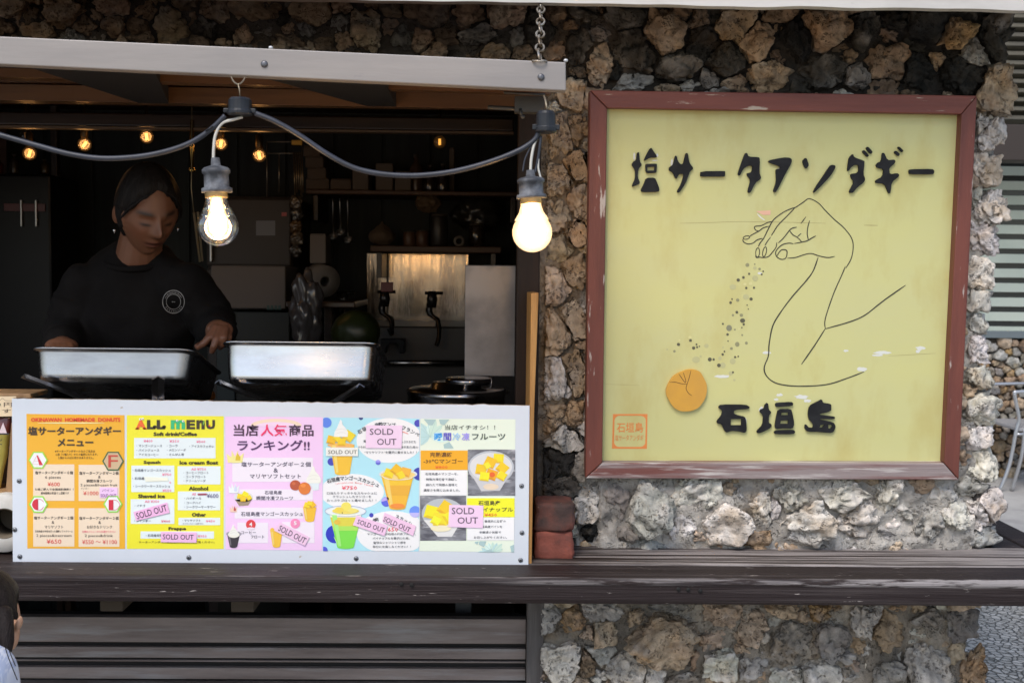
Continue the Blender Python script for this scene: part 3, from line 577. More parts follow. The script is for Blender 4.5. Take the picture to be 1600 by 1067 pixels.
raised('character', [[(640,130),(668,105),(683,115),(687,180),(722,215),(690,255),(688,345),(720,355),(722,385),(690,415),(590,462),(550,462),(545,440),(615,370),(625,255),(580,215),(590,185),(635,170)],
  [(768,120),(780,105),(965,95),(980,110),(970,140),(780,155),(768,140)], [(800,180),(955,178),(970,230),(993,355),(970,412),(870,405),(775,415),(760,390),(775,290)], [(750,460),(765,435),(880,430),(990,428),(1005,450),(980,475),(770,477)]],
  *L3, holes=[(2, [(840,222),(920,217),(920,252),(835,252)]), (2, [(830,315),(920,312),(918,355),(825,355)])])
raised('character', [[(1320,62),(1335,105),(1425,118),(1433,135),(1428,205),(1260,245),(1470,268),(1477,280),(1465,298),(1260,295),(1450,335),(1470,350),(1485,395),(1445,465),(1300,450),(1150,447),(1115,410),(1120,365),(1138,362),(1165,400),(1215,402),(1220,360),(1165,300),(1155,240),(1165,165),(1190,130),(1280,85)]],
  *L3, holes=[(0, [(1305,365),(1355,365),(1320,402),(1288,400)]), (0, [(1395,365),(1430,360),(1445,385),(1420,412),(1395,408)])])
DON = M('donut_orange', (.62, .33, .045), .5, col2=(.56, .30, .05), scale=14)
dn = [(665,320),(690,255),(740,180),(800,145),(880,112),(950,108),(1020,130),(1050,180),(1090,260),(1092,340),(1070,420),(1010,505),(930,542),(820,545),(750,510),(700,440),(670,380)]
dob = raised('donut_relief', [dn], 940, 560, 6.67, .008, DON, rounds=2)
class Off:                                       # a sheet laid on a given plane, a little in front
    def __init__(s, pl, o): s.pl = pl; s.o = o
    def hit(s, x, y, off=0): return s.pl.hit(x, y, off + s.o)
a = Art(Off(PA, .008)); fx = lambda pts, ox=940, oy=560, sc=6.67: [(ox + x / sc, oy + y / sc) for x, y in pts]
CR_ = M('crack_brown', (.06, .025, .012), .6)
for s_ in ([(925,118),(905,200),(885,260),(875,310),(900,355),(938,383)], [(883,260),(835,258),(765,242),(700,242)], [(800,155),(830,200),(860,240),(872,232),(858,180),(845,140)]): a.stroke(fx(s_), .8, CR_, 1)
a.build('crack', dob)
# line drawing of the hand, the salt and the worn patches
INK = M('ink_line', (.035, .034, .022), .6)
a = Art(PA); H1 = lambda p: [(1150 + x / 8, 300 + y / 8) for x, y in p]; H2 = lambda p: [(1130 + x / 3.234, 290 + y / 3.234) for x, y in p]
for s_ in ([(280,685),(300,640),(345,580),(400,470),(450,375),(500,320),(600,250),(690,210),(750,190),(840,130),(915,85),(1030,140),(1110,225),(1230,345),(1350,450),(1440,570),(1465,680),(1440,830),(1370,955)],
  [(735,200),(640,300),(530,410),(470,500),(440,548)], [(435,562),(390,620),(360,672)], [(245,790),(255,820),(300,815),(330,820),(400,810),(450,760),(500,690),(508,630)], [(525,640),(590,580),(665,485),(700,455),(762,440)],
  [(670,485),(710,535),(760,565),(800,600),(822,630)], [(765,562),(815,518)], [(810,396),(875,310)], [(920,358),(900,430),(890,520),(905,602)], [(720,650),(660,640),(580,660),(520,710),(495,760),(510,810),(560,840),(605,838),(630,810),(638,750),(620,725),(570,725),(535,760),(515,800)],
  [(640,828),(740,820),(850,785),(940,770),(1040,800),(1150,820),(1235,805)], [(725,645),(800,632),(890,610),(950,575),(998,550)], [(450,370),(390,385),(320,420),(245,430),(230,450),(250,480),(285,490)], [(412,428),(340,450),(285,490),(200,535),(175,555)], [(85,590),(95,625),(150,650),(210,640),(265,600),(332,580)]):
    a.stroke(H1(s_), 1.55, INK, 1.6, jit=.25)
for (x, y, rx, ry, ro) in ((270, 757, 24, 58, 4), (357, 748, 22, 62, 12), (130, 570, 42, 20, -12)):
    a.stroke(H1([(x + rx * math.cos(t) * math.cos(R(ro)) - ry * math.sin(t) * math.sin(R(ro)), y + rx * math.cos(t) * math.sin(R(ro)) + ry * math.sin(t) * math.cos(R(ro))) for t in [i * .785 for i in range(8)]]), 1.3, INK, 1.7, closed=True)
a.stroke(H2([(617,408),(600,450),(560,540),(525,640),(513,690),(516,722)]), 1.6, INK, 1.6, jit=.25)
a.stroke(H2([(480,362),(455,430),(420,480),(350,560),(290,640),(250,710),(232,800),(228,860),(207,920),(222,965),(275,1000),(380,1013),(520,1005),(620,975),(712,940)]), 1.9, INK, 1.6, jit=.3)
a.stroke(H2([(514,724),(640,688),(715,655),(780,605),(830,567),(922,503)]), 1.9, INK, 1.8, jit=.3); a.stroke(H2([(516,722),(460,810),(395,903)]), 2.0, INK, 1.6, jit=.3)
a.build('hand_drawing', sign)
TONE = {'d': (76, 74, 52), 'm': (128, 127, 92), 'l': (166, 164, 118), 'g': (116, 116, 92), 'p': (188, 184, 128)}
a = Art(PA)
for x, y, r_, t in ((788,102,17,'m'),(850,127,15,'l'),(850,95,7,'m'),(890,135,11,'m'),(920,155,8,'d'),(908,180,9,'d'),(803,175,9,'d'),(853,212,26,'l'),(755,205,11,'d'),(712,227,14,'d'),(667,285,25,'l'),(768,262,13,'p'),(815,257,16,'p'),(779,293,10,'d'),(843,291,10,'d'),(776,367,24,'l'),(819,385,14,'d'),(660,386,8,'d'),(707,394,14,'m'),(648,415,12,'d'),(786,436,6,'d'),(796,469,5,'d'),(700,495,12,'d'),(668,520,10,'m'),(738,520,14,'m'),(748,565,20,'d'),(758,596,10,'d'),(584,592,9,'d'),(636,627,26,'g'),(684,640,8,'m'),(742,623,6,'d'),(720,635,8,'p'),(623,680,11,'d'),(745,685,8,'m'),(627,735,6,'d'),(704,762,20,'m'),(780,752,12,'m'),(655,797,12,'m'),(585,788,8,'l'),(597,822,8,'d'),(582,846,11,'d'),(560,878,16,'l'),(686,868,10,'d'),(712,863,7,'d'),(666,903,26,'l'),(584,937,23,'l'),(551,937,15,'d'),(475,888,17,'d'),(507,888,10,'d'),(360,890,30,'l'),(398,862,10,'l'),(340,793,14,'d'),(364,763,8,'d'),(369,786,9,'d'),(388,779,6,'d'),(447,774,18,'l'),(314,730,12,'d'),(310,705,14,'p'),(214,763,13,'d'),(222,727,8,'p'),(650,1003,18,'l'),(668,995,9,'d'),(180,820,12,'m'),(120,805,9,'l'),(680,1060,10,'l')):
    a.ell(1020 + x / 5.335, 395 + y / 5.335, r_ / 5.335 * random.uniform(.92, 1.08), r_ / 5.335 * random.uniform(.9, 1.05), pc(TONE[t]), 1.2 + (t == 'd') * .5, 16)
a.build('salt_speckle', sign)
a = Art(PA); WP = M('bare_primer', (.66, .67, .62), .6)
def blob(x, y, rx, ry, c, ly, sd):
    a.poly([(x + rx * math.cos(t) * (1 + .5 * noise.noise(Vector((math.cos(t) * 1.6, math.sin(t) * 1.6, sd)))), y + ry * math.sin(t) * (1 + .6 * noise.noise(Vector((math.cos(t) * 2, math.sin(t) * 2, sd + 5))))) for t in [i * .2618 for i in range(24)]], c, ly)
for i, (x, y, rx, ry) in enumerate(((1130,588,14,3),(1198,551,8,2.5),(1322,548,5,2),(1378,551,14,3),(1372,555,9,2),(1438,544,8,4),(1434,549,4,3),(1346,577,9,4),(1218,617,5,3),(1213,624,4,2.5),(1252,620,12,4),(1262,626,6,3),(1187,427,4,2),(1150,638,10,2),(1190,640,4,6),(1280,634,6,2),(1165,660,2,9),(1027,243,1.5,4),(991,245,2,8),(1050,254,2,7),(1218,264,3,1.5),(1023,251,5,1.2))):
    a = Art(PA); blob(x, y, rx * .9, ry * .8, WP, .8, i * 3.1); a.build('worn_spot', sign)
a = Art(PA)
a.poly([(1181,330),(1204,329),(1204,336),(1192,336)], pc((205,160,135)), .9); a.stroke([(1183,334),(1190,341),(1195,344)], 1.8, WP, 1)
LN = M('seam_line', (.36, .31, .13), .6)
a.build('sticker_scrap', sign)
for pts, wd in (([(1062,349),(1110,348),(1150,346.5),(1205,347),(1290,349)], .8), ([(1350,352),(1372,352.5)], 1.2), ([(945,600),(1000,602)], .5), ([(1388,556),(1462,552)], .7)):
    a = Art(PA); a.stroke(pts, wd, LN, .6, jit=.5); a.build('scratch_line', sign)
a = Art(PA); OR = pc((205,122,55)); OR2 = pc((196,128,66)); N5 = lambda x, y: (940 + x / 6.67, 560 + y / 6.67)
hole = []
for (cx, cy, a0) in ((190, 645, 180), (405, 645, 270), (400, 870, 0), (185, 870, 90)):
    for i in range(6): hole.append(N5(cx + 55 * math.cos(R(a0 + 18 * i)), cy + 50 * math.sin(R(a0 + 18 * i))))
a.poly([N5(118, 578), N5(478, 578), N5(472, 940), N5(108, 938)], OR, 1.2, [hole])
a.text('石垣島', *[940 + v / 6.67 for v in (158, 432)], 560 + 718 / 6.67, 15.5, OR, 1.4, .012); a.text('塩サータアンダギ', *[940 + v / 6.67 for v in (140, 436)], 560 + 825 / 6.67, 9.5, OR2, 1.4, .01)
a.build('seal_stamp', sign)
# ------------------------------------------------------------------ menu board with its five sheets
YB = 2.425; PB = Pl((0, YB, 1), (0, -1, 0)); bc = PB.hit(424, 882)
board = thing('menu_board', (bc.x, YB, ZT + .001), 'long white board of five colourful menu sheets standing on the counter under the hatch', 'menu board')
WB = M('board_white', (.67, .72, .79), .45, col2=(.63, .68, .74), scale=3, bump=.03, col3=(.45, .38, .3), scale3=26, lo3=.70, hi3=.74)
tl, tr, br, bl = (18.5, 622.5), (827.5, 633.6), (825.5, 884), (20, 880)
fr_ = []; rg = random.Random(3)
for (a_, b_, n_) in ((tl, tr, 90), (tr, br, 20), (br, bl, 110), (bl, tl, 8)):
    for i in range(n_):
        t = i / n_; jx = rg.gauss(0, .35); fr_.append((a_[0] + (b_[0] - a_[0]) * t, a_[1] + (b_[1] - a_[1]) * t + (jx if n_ > 50 else 0)))
m = MB(); f_ = [PB.hit(x, y) for x, y in fr_]; m.prism(f_, [p + Vector((0, .012, 0)) for p in f_], 0, 1)
m.build('panel', [WB, M('board_edge', (.35, .27, .2), .8)], board, weld=True)
PRT = M('plywood_face', (.075, .04, .022), .5, col2=(.045, .025, .014), scale=5, stretch=(6, 6, .5))
ROUGHW = M('raw_wood_edge', (.50, .27, .085), .65, col2=(.36, .18, .05), scale=6, lo=.4, hi=.6, stretch=(8, 8, .6), bump=.3, bscale=80, col3=(.22, .12, .05), scale3=14, lo3=.6, hi3=.68)
m = MB(); q = [PB.hit(x, y, -.004) for x, y in ((829.8, 458), (842, 457), (835, 640), (831, 884), (824.5, 884.5), (827.5, 640))]
m.prism(q, [p + Vector((-.006, .17, 0)) for p in q]); pt = m.build('side_plank', [ROUGHW], board, bevel=.002)
for px, py in ((815, 758.8), (815.7, 832), (813.4, 874.5), (30, 751), (23, 827), (31, 869), (295, 870.5), (556.5, 872)):
    p = PB.hit(px, py); m = MB(); m.lathe([(.0052, 0), (.0052, .0012), (.004, .0022), (0, .0024)], p, 14, axis=(0, -1, 0)); m.lathe([(.0015, .0025), (0, .0026)], p, 6, 1, axis=(0, -1, 0))
    m.build('screw', [M('screw_steel', (.22, .23, .25), .4, .8), M('hole_black', (.008, .008, .008), .9)], board)
def sheet(quad, base):
    s = Art(PB); s.poly(quad, pc(base, .3), 1); return s
def note(par, quad, c, texts, tc=(70, 55, 75), ly=8):
    n = Art(PB); n.poly(quad, pc(c), ly)
    for t in texts: n.text(t[0], t[1], t[2], t[3], t[4], pc(tc), ly + 1.5, t[6] if len(t) > 6 else .004, t[5] if len(t) > 5 else 0, 2)
    n.build('sold_out_note', par)
DK = (52, 40, 36); RD = (205, 60, 55); PK = (222, 100, 140); WH = (222, 228, 238); BK = (44, 38, 46)
# sheet 1
s = sheet([(41.3, 646.4), (194.5, 648.4), (195.4, 857), (42.7, 856.4)], (222, 165, 38))
s.text('OKINAWAN  HOMEMADE  DONUTS', 48.6, 188.3, 655.5, 6.2, (214, 62, 34), 4, .035); s.ell(111, 660.6, 53, .9, (236, 216, 160), 3)
s.text('塩サーターアンダギー', 44, 189, 673, 14, (62, 44, 22), 4, .035); s.text('メニュー', 90, 146, 691, 12.5, (58, 44, 20), 4, .04)
for t, y, x0, x1 in (('※サーターアンダギーのみのご注文は', 704.6, 86, 149), ('１袋（６個入り）からの販売になります。', 709.6, 87, 153), ('１個からのばら売りはありません。', 714.8, 91, 147)): s.text(t, x0, x1, y, 4, (80, 55, 20), 4, .012, 0, 1)
TN = (222, 203, 178)
for x0, y0, x1, y1 in ((52, 725.2, 116.3, 782), (122.9, 725.8, 186.7, 782.3), (52, 793.5, 116.3, 853.5), (122.9, 793.5, 186.7, 853.8)): s.rect(x0, y0, x1, y1, TN, 2)
for x, y, r1, g, inn in ((60, 718.4, 15.2, (150, 205, 70), (228, 228, 238)), (177, 720, 17, (62, 92, 56), (192, 166, 130)), (60.4, 787.5, 15, (140, 205, 70), (228, 228, 238)), (176.6, 787, 15, (140, 205, 70), (228, 228, 238))):
    s.ring(x, y, r1 - 2.4, r1, g, 5); s.ell(x, y, r1 - 2.4, r1 - 2.4, inn, 5, 6)
CRM = (196, 34, 56)
s.poly([(57.7, 711), (59.5, 711), (67.6, 725.8), (62, 726.2)], CRM, 7); s.stroke([(58.5, 711), (51, 724.6), (61.5, 724.8)], .6, CRM, 7, False); s.stroke([(54, 720), (60, 720)], .5, CRM, 7, False)
s.text('F', 169.7, 184.6, 720, 19, (186, 66, 52), 7, .0)
s.poly([(59.4 + 8.6 * math.cos(R(a_)), 787.5 + 8.8 * math.sin(R(a_))) for a_ in range(92, 270, 11)], CRM, 7); s.poly([(59.3, 778.8), (60.2, 778.8), (60.2, 796.2), (59.3, 796.2)], CRM, 7); s.stroke([(60, 779), (65, 780), (69, 784)], .6, CRM, 7); s.stroke([(60, 796), (65, 795.4), (69, 791)], .6, CRM, 7)
s.rect(170.4, 780.3, 177.6, 796.4, CRM, 7); s.stroke([(177, 780.5), (183, 781.5), (187.5, 788), (183, 795), (177, 796.2)], .6, CRM, 7)
for t, x0, x1, y, h, c, b in (('塩サーターアンダギー６個', 55, 114, 738, 5, DK, .012), ('6 pieces', 70.7, 95.2, 745.8, 5.5, DK, 0), ('¥600', 74.6, 93.6, 756, 6.3, RD, .0), ('５袋ご購入で全国送料無料！！', 55, 115, 764, 3.8, DK, .015), ('賞味期限は常温で１週間です', 64, 108, 770, 3.8, DK, .012),
  ('塩サーターアンダギー２個', 124, 185.4, 738.8, 5, DK, .012), ('&', 153.5, 157.5, 744.6, 4.2, DK, 0), ('瞬間冷凍フルーツ', 135.6, 175.3, 751, 5, DK, .01), ('2 pieces&frozen fruit', 126, 183.5, 757.8, 5, DK, 0), ('マンゴー', 126.4, 139, 762.6, 2.8, DK, 0), ('¥1000', 130.3, 154, 770, 6.3, RD, .0),
  ('塩サーターアンダギー２個', 53.3, 114.6, 808.5, 5, DK, .012), ('&', 81, 85, 815.4, 4.4, DK, 0), ('マリヤソフト', 70, 99, 822.7, 5, DK, .0), ('石垣島産の牛乳を使った濃厚ソフトクリーム', 55, 114, 829.5, 3.4, DK, .012), ('2 pieces&icecream', 57, 112, 836.6, 5.2, DK, 0), ('¥650', 73, 96, 845.3, 6.8, RD, .0),
  ('塩サーターアンダギー２個', 124, 185.4, 809, 5, DK, .012), ('&', 154, 158, 815.6, 4.4, DK, 0), ('お好きなドリンク', 136, 175.3, 822.7, 5, DK, .0), ('右隣のメニューからお選びください', 128.6, 181, 830, 3.4, (214, 92, 120), .005), ('2 pieces&drink', 132.7, 176.5, 836.8, 5.2, DK, 0), ('¥550 ～ ¥1100', 128.6, 182.8, 846, 6.5, RD, .0)):
    s.text(t, x0, x1, y, h, c, 4, b)
so = s.build('menu_sheet', board); so['label'] = 'orange menu sheet with lettered hexagons'
note(so, [(156, 760.7), (184, 761), (184, 777.5), (156, 777.2)], (228, 190, 226), [('パイン', 160, 178, 765.6, 4.2), ('SOLD OUT', 157.5, 182, 773.6, 5, 0, .012)], (120, 60, 130), 4.5)
# sheet 2
s = sheet([(198.2, 648.4), (349.7, 650), (349.5, 857.2), (198.2, 857)], (222, 216, 44))
for t, x0, x1, c in (('A', 212, 228.7, (222, 96, 36)), ('L', 229.8, 243, (46, 38, 14)), ('L', 245, 258, (46, 38, 14)), ('m', 267, 289.4, (44, 172, 112)), ('E', 291.5, 305, (52, 42, 14)), ('n', 307, 320, (50, 42, 14)), ('U', 322, 336, (48, 36, 18))): s.text(t, x0, x1, 663, 14.5, c, 4, .05)
for x, y in ((219.5, 654.6), (223.5, 654), (277, 656.8), (286.5, 657.6)): s.ell(x, y, 1.9, 1.7, (236, 236, 236), 6, 12); s.ell(x + .4, y + .2, .7, .7, (30, 30, 30), 7, 8)
s.ell(215, 669.5, 4, 1.2, (222, 96, 36), 4); s.ell(226.5, 669.3, 4, 1.2, (222, 96, 36), 4); s.ell(327.6, 665, 1.5, 1.4, (200, 60, 40), 6); s.ell(318.6, 660, 1, 4, (110, 170, 70), 6, rot=15)
for x in (242, 256.5): s.ell(x, 666.5, 3, 2.4, (46, 38, 14), 4)
HD = (54, 46, 10)
for t, x0, x1, y in (('Soft drink/Coffee', 240, 308, 677.8), ('Squash', 224.5, 251, 722.4), ('Ice cream float', 280.7, 341, 722.4), ('Alcohol', 295, 325.4, 762.7), ('Shaved ice', 216, 258, 774.6), ('Other', 300, 321.8, 803.5), ('Frappe', 263.5, 291, 825.8)): s.text(t, x0, x1, y, 6, HD, 4, .045)
for x0, y0, x1, y1 in ((209.6, 683.8, 336.9, 715.8), (205.3, 727, 272.4, 768.4), (277.6, 728, 344.5, 756.5), (278, 767.4, 344, 796.8), (204.3, 779.5, 272.5, 818), (279, 808.4, 344, 820), (219.7, 829.7, 334.4, 841)): s.rect(x0, y0, x1, y1, (212, 222, 236), 2)
G = (74, 78, 92)
for t, x0, x1, y, h, c in (('¥400', 224.5, 238.6, 688.6, 4, PK), ('¥350', 265, 280, 689, 4, PK), ('¥500', 307, 321, 689.7, 4, PK), ('・マンゴージュース', 213.5, 253.5, 696, 4, G), ('・パインジュース', 213.5, 249, 703, 4, G), ('・アイスコーヒー', 213.5, 248, 710, 4, G),
  ('・コーラ', 260.8, 277.6, 696.2, 4, G), ('・メロンソーダ', 260.8, 290.6, 702.7, 4, G), ('・さんぴん茶', 260.8, 287.8, 709.8, 4.2, G), ('・アイスカフェオレ', 296, 334.4, 697, 4, G), ('・石垣産マンゴースカッシュ', 207.4, 267, 734.4, 4.4, G), ('¥750', 253.5, 267.9, 741, 4, PK), ('・石垣産', 207, 226, 747, 4.3, G), ('0', 264.5, 267.5, 753.5, 3.5, PK),
  ('・シークワーサースカッシュ', 208.5, 265.8, 759.3, 4.2, G), ('¥550', 254, 268, 765.8, 3.8, PK), ('All ¥750', 299, 322, 732.6, 4, PK), ('・コーヒーフロート', 287, 326, 738.2, 4, G), ('・コーラフロート', 287, 321.5, 744.5, 4, G), ('・クリームソーダ', 287, 321.5, 750.7, 4, G), ('All', 300, 306, 771.5, 4, PK),
  ('・ハイボール', 288, 315, 778, 4, G), ('・コークハイ', 288, 314, 785, 4, G), ('・シークワーサーサワー', 288, 337, 791.6, 4, G), ('All ¥350', 226.4, 249, 782.9, 4, PK), ('・イチゴ', 210.5, 227, 789.5, 4, G), ('・レインボー', 210, 236, 813, 4.2, G), ('¥400', 252, 266, 813.8, 4, (214, 80, 110)), ('・マリヤソフト', 285, 313.6, 812.7, 3.8, G), ('¥450', 321.8, 336, 813.6, 3.6, PK),
  ('カップはワッフルコーンに変更できます。', 285.7, 318.7, 817.5, 2.3, G), ('・石垣産完熟', 228, 254, 836, 4.4, G), ('¥950', 309, 323, 837, 3.8, PK), ('サーターアンダギーは店頭のメニューをご覧ください。', 217, 335.7, 846.3, 3.6, (88, 78, 20))): s.text(t, x0, x1, y, h, c, 4, .008, 0, 1)
s.text('¥600', 323.4, 341.4, 774, 6.6, (74, 62, 120), 5, .0); s.poly([(309, 770.6), (323, 770.2), (323.4, 773), (309.4, 773.4)], (150, 62, 84), 5); s.poly([(225, 744.6), (262, 745.6), (263.6, 751), (228, 752)], (222, 224, 206), 5)
so = s.build('menu_sheet', board); so['label'] = 'yellow drinks menu sheet headed ALL MENU'
note(so, [(209, 799.3), (261.5, 784.2), (265.5, 800.4), (213, 813)], (238, 172, 210), [('SOLD OUT', 213, 262, 799, 10, -16)])
note(so, [(252, 830), (308, 831), (307.5, 847), (251.6, 846.2)], (236, 176, 212), [('SOLD OUT', 255, 303, 838, 8, 1)])
# sheet 3
s = sheet([(352, 650.6), (504.3, 651.6), (503.4, 859.8), (352.5, 858)], (226, 190, 228))
s.ell(431.6, 665, 40, 11, (226, 202, 178), 2, a0=180, a1=360); s.ell(431.6, 666, 32, 7, (226, 196, 220), 3, a0=180, a1=360)
PD = (64, 34, 62)
for t, x0, x1, c in (('当店', 365, 404, PD), ('人気', 407.4, 448.2, (218, 42, 98)), ('商品', 451.5, 490, PD)): s.text(t, x0, x1, 672, 18.5, c, 4, .018)
s.text('ランキング!!', 371, 484, 695.5, 17, (70, 34, 84), 4, .022)
BX = (222, 214, 238)
for x0, y0, x1, y1 in ((363, 714.7, 489, 752.4), (374, 764, 489, 781), (366.7, 792.6, 474, 809.7), (371, 816, 419, 848), (441, 815, 491.4, 848)): s.rect(x0, y0, x1, y1, BX, 2)
T3 = (70, 62, 84)
for t, x0, x1, y, h in (('塩サーターアンダギー２個', 377, 485.6, 725, 7.6), ('&', 427.5, 434.5, 734.4, 6.8), ('マリヤソフトセット', 390.5, 470.4, 743.7, 7), ('石垣島産', 413.6, 440.4, 769, 6), ('瞬間冷凍フルーツ', 400.7, 458, 777.7, 6.4), ('石垣島産マンゴースカッシュ', 376.5, 473.4, 802.4, 7), ('コーヒー', 377, 400, 831.3, 4.6), ('フロート', 392, 413, 838, 4.8)): s.text(t, x0, x1, y, h, T3, 4, .01)
def crown(x, y, w_, h, c1, c2, ly=3):
    s.poly([(x - w_ * .42, y + h / 2), (x - w_ / 2, y - h * .25), (x - w_ * .22, y + h * .05), (x - w_ * .2, y - h / 2), (x + .02, y), (x + w_ * .15, y - h * .5), (x + w_ * .2, y + h * .05), (x + w_ / 2, y - h * .3), (x + w_ * .42, y + h / 2)], c1, ly)
    s.poly([(x + w_ * .02, y + h * .3), (x + w_ * .05, y), (x + w_ * .15, y - h * .3), (x + w_ * .3, y + h * .05), (x + w_ * .3, y + h * .32)], c2, ly + 1); s.ell(x, y + h * .42, w_ * .38, h * .1, c1, ly + 1)
crown(367.5, 713, 27, 19, (226, 214, 140), (204, 176, 40)); crown(365.5, 762, 17, 16, (218, 222, 236), (196, 204, 222)); crown(365, 794, 12, 11, (226, 190, 170), (170, 60, 64))
def soft(x, y, w_, h, c=(226, 226, 214), ly=4):
    s.poly([(x - .5 * w_, y + .5 * h), (x - .46 * w_, y + .22 * h), (x - .3 * w_, y), (x - .18 * w_, y - .22 * h), (x - .04 * w_, y - .5 * h), (x + .06 * w_, y - .42 * h), (x + .12 * w_, y - .2 * h), (x + .34 * w_, y), (x + .5 * w_, y + .24 * h), (x + .48 * w_, y + .5 * h)], c, ly)
    for a_ in (.1, .3): s.stroke([(x - .4 * w_, y + a_ * h + 1), (x, y + a_ * h - .06 * h), (x + .38 * w_, y + a_ * h)], .45, (200, 198, 190), ly + 1)
def cup(x, y0, y1, w0, w1, c, ly=3, lo=None, rim=True, rimc=(226, 224, 222)):
    n = 8; pts = [(x - w0, y0), (x + w0, y0), (x + w1, y1 - 3)] + [(x + w1 * math.cos(R(i * 180 / n)), y1 - 3 + 3 * math.sin(R(i * 180 / n))) for i in range(1, n)] + [(x - w1, y1 - 3)]
    s.poly(pts, c, ly); k_ = .45
    s.poly([(x - w0 * .85, y0 + 1), (x - w0 * .55, y0 + 1), (x - w1 * .5, y1 - 4), (x - w1 * .85, y1 - 4)], tuple(v + (255 - v) * .28 for v in c), ly + 1.5)
    if lo:
        for i, (t0, t1, cc) in enumerate(lo):
            wa, wb = w0 + (w1 - w0) * t0, w0 + (w1 - w0) * min(1, t1); ya, yb = y0 + (y1 - 3 - y0) * t0, y0 + (y1 - 3 - y0) * t1
            s.poly([(x - wa, ya), (x + wa, ya), (x + wb, yb), (x - wb, yb)], cc, ly + 1)
def cubes(items, ly=5):
    for x, y, r_, c, ro in items:
        q_ = [(x + r_ * 1.2 * math.cos(R(ro + 45 + 90 * i)), y + r_ * 1.1 * math.sin(R(ro + 45 + 90 * i))) for i in range(4)]
        s.poly(q_, c, ly); ly += .25
        s.poly([q_[0], q_[1], ((q_[1][0] * .6 + x * .4), q_[1][1] * .6 + y * .4), ((q_[0][0] * .6 + x * .4), q_[0][1] * .6 + y * .4)], tuple(v * .86 for v in c), ly); ly += .1
MG = (240, 176, 22); MG2 = (248, 200, 32); MG3 = (222, 150, 24)
soft(490, 741, 23, 27); s.poly([(482, 754), (499, 754), (498, 765), (490, 766)], (206, 218, 222), 3); s.ell(461.6, 757.6, 8.6, 8, (170, 76, 42), 5); s.ell(476, 762.6, 9.4, 9.6, (206, 112, 40), 6)
s.ell(459, 755, 3, 2.5, (190, 96, 56), 6); s.ell(474, 758, 4, 3, (222, 132, 56), 7)
s.ell(380.5, 776, 15, 8, (206, 206, 210), 3, a0=0, a1=360, rot=0); s.poly([(367, 780), (394, 779), (388, 789), (374, 790)], (150, 132, 110), 3); cubes([(375, 775, 5, MG2, 10), (383, 772, 5.4, (250, 214, 20), 30), (389, 777, 4.6, MG2, 60), (380, 779, 5, (244, 190, 30), 0)], 4)
cup(484, 792, 815, 10.5, 7, (226, 176, 40), 4); cubes([(480, 789, 5.5, MG2, 20), (488, 788, 5.5, MG, 50), (484, 786, 4.6, MG2, 10)], 5.5)
s.ell(392, 819, 7.6, 7.6, (206, 52, 58), 4); s.text('4', 389.6, 394.4, 818.4, 6, (240, 232, 236), 6, .03); s.ell(392, 825, 6, 1.8, (240, 210, 220), 5); s.ell(461.5, 817.4, 7.6, 7.6, (228, 130, 172), 4); s.text('5', 459.4, 463.8, 816.6, 6, (246, 226, 236), 6, .03)
cup(365, 836, 855.5, 9.5, 6, (44, 38, 46), 4); s.ell(365.5, 833.5, 12, 4.5, (150, 146, 156), 3.6); s.ell(365.5, 834.6, 9, 5, (222, 220, 208), 5.6); soft(365, 827, 14, 17, (228, 228, 216), 6)
cup(432, 829, 855, 9.6, 6, (230, 178, 50), 4); s.ell(425.6, 828, 3.4, 4, (240, 182, 60), 5)
so = s.build('menu_sheet', board); so['label'] = 'pink ranking menu sheet with crowns and cups'
note(so, [(437.8, 815), (484, 838.5), (476.5, 852), (428.5, 828)], (240, 188, 214), [('SOLD OUT', 434, 480, 834, 9.5, 27)])
# sheet 4
CL = (505, 652.2, 655, 860.4)
s = sheet([(505.8, 652), (655.5, 654), (654, 861), (504.3, 859.8)], (164, 212, 244))
for x, y, rx, ry in ((609, 688, 52, 35), (550, 768, 50, 28), (613, 832, 56, 34)): s.ell(x, y, rx, ry, (224, 234, 242), 2, 40, clip=CL)
for x, y, r_, c in ((510, 660, 8, (82, 122, 214)), (564, 652.5, 3.4, (40, 60, 120)), (653, 661, 5.6, (62, 62, 170)), (517.8, 721, 6, (56, 62, 170)), (590.8, 722, 4, (150, 146, 226)), (655, 740, 10, (46, 54, 160)), (603.4, 783.4, 7.6, (82, 92, 206)), (580.3, 804.4, 3.4, (52, 56, 170)), (648.7, 799, 9, (96, 136, 232)), (523, 834, 14, (24, 42, 176)), (506.5, 859, 5.5, (72, 80, 196))):
    s.ell(x, y, r_, r_, c, 3, 24, clip=CL)
s.ell(603.4, 783.4, 7.4, 7.4, (176, 160, 228), 4, 16, 180, 330); s.ell(648.7, 799, 8.8, 8.8, (176, 172, 232), 4, 16, 10, 170, clip=CL); s.ell(590.8, 722, 3.9, 3.9, (90, 96, 196), 4, 12, 0, 180)
cup(535, 694, 742, 19, 11.5, (228, 178, 44), 4); s.ell(532.5, 695, 21, 3.4, (226, 170, 96), 5.4); cubes([(518, 687, 8, MG, 15), (545, 681, 9.5, MG2, 35), (534, 690, 7.4, (246, 190, 24), 3), (526, 684, 6, MG2, 40)], 5.8); soft(533, 668.5, 22, 27, (232, 226, 220), 7.3)
note_s = s
G4 = (52, 56, 66)
for i, ch in enumerate('石垣産マンゴースカッシュ'):
    t = i / 11; x = 514 + 76 * t; y = 752.6 - 7.2 * math.sin(math.pi * min(1, t * .9 + .08)) + 5 * t * t; s.tchar(ch, x, y, 7.2, G4, 5, .02, -16 + 48 * t)
for i, ch in enumerate('Ishigakijima Mango Squash'):
    t = i / 24; s.tchar(ch, 525 + 57 * t, 756.4 - 4 * math.sin(math.pi * (t * .8 + .1)) + 3.4 * t * t, 2.9, (222, 84, 84), 5, .02, -8 + 22 * t)
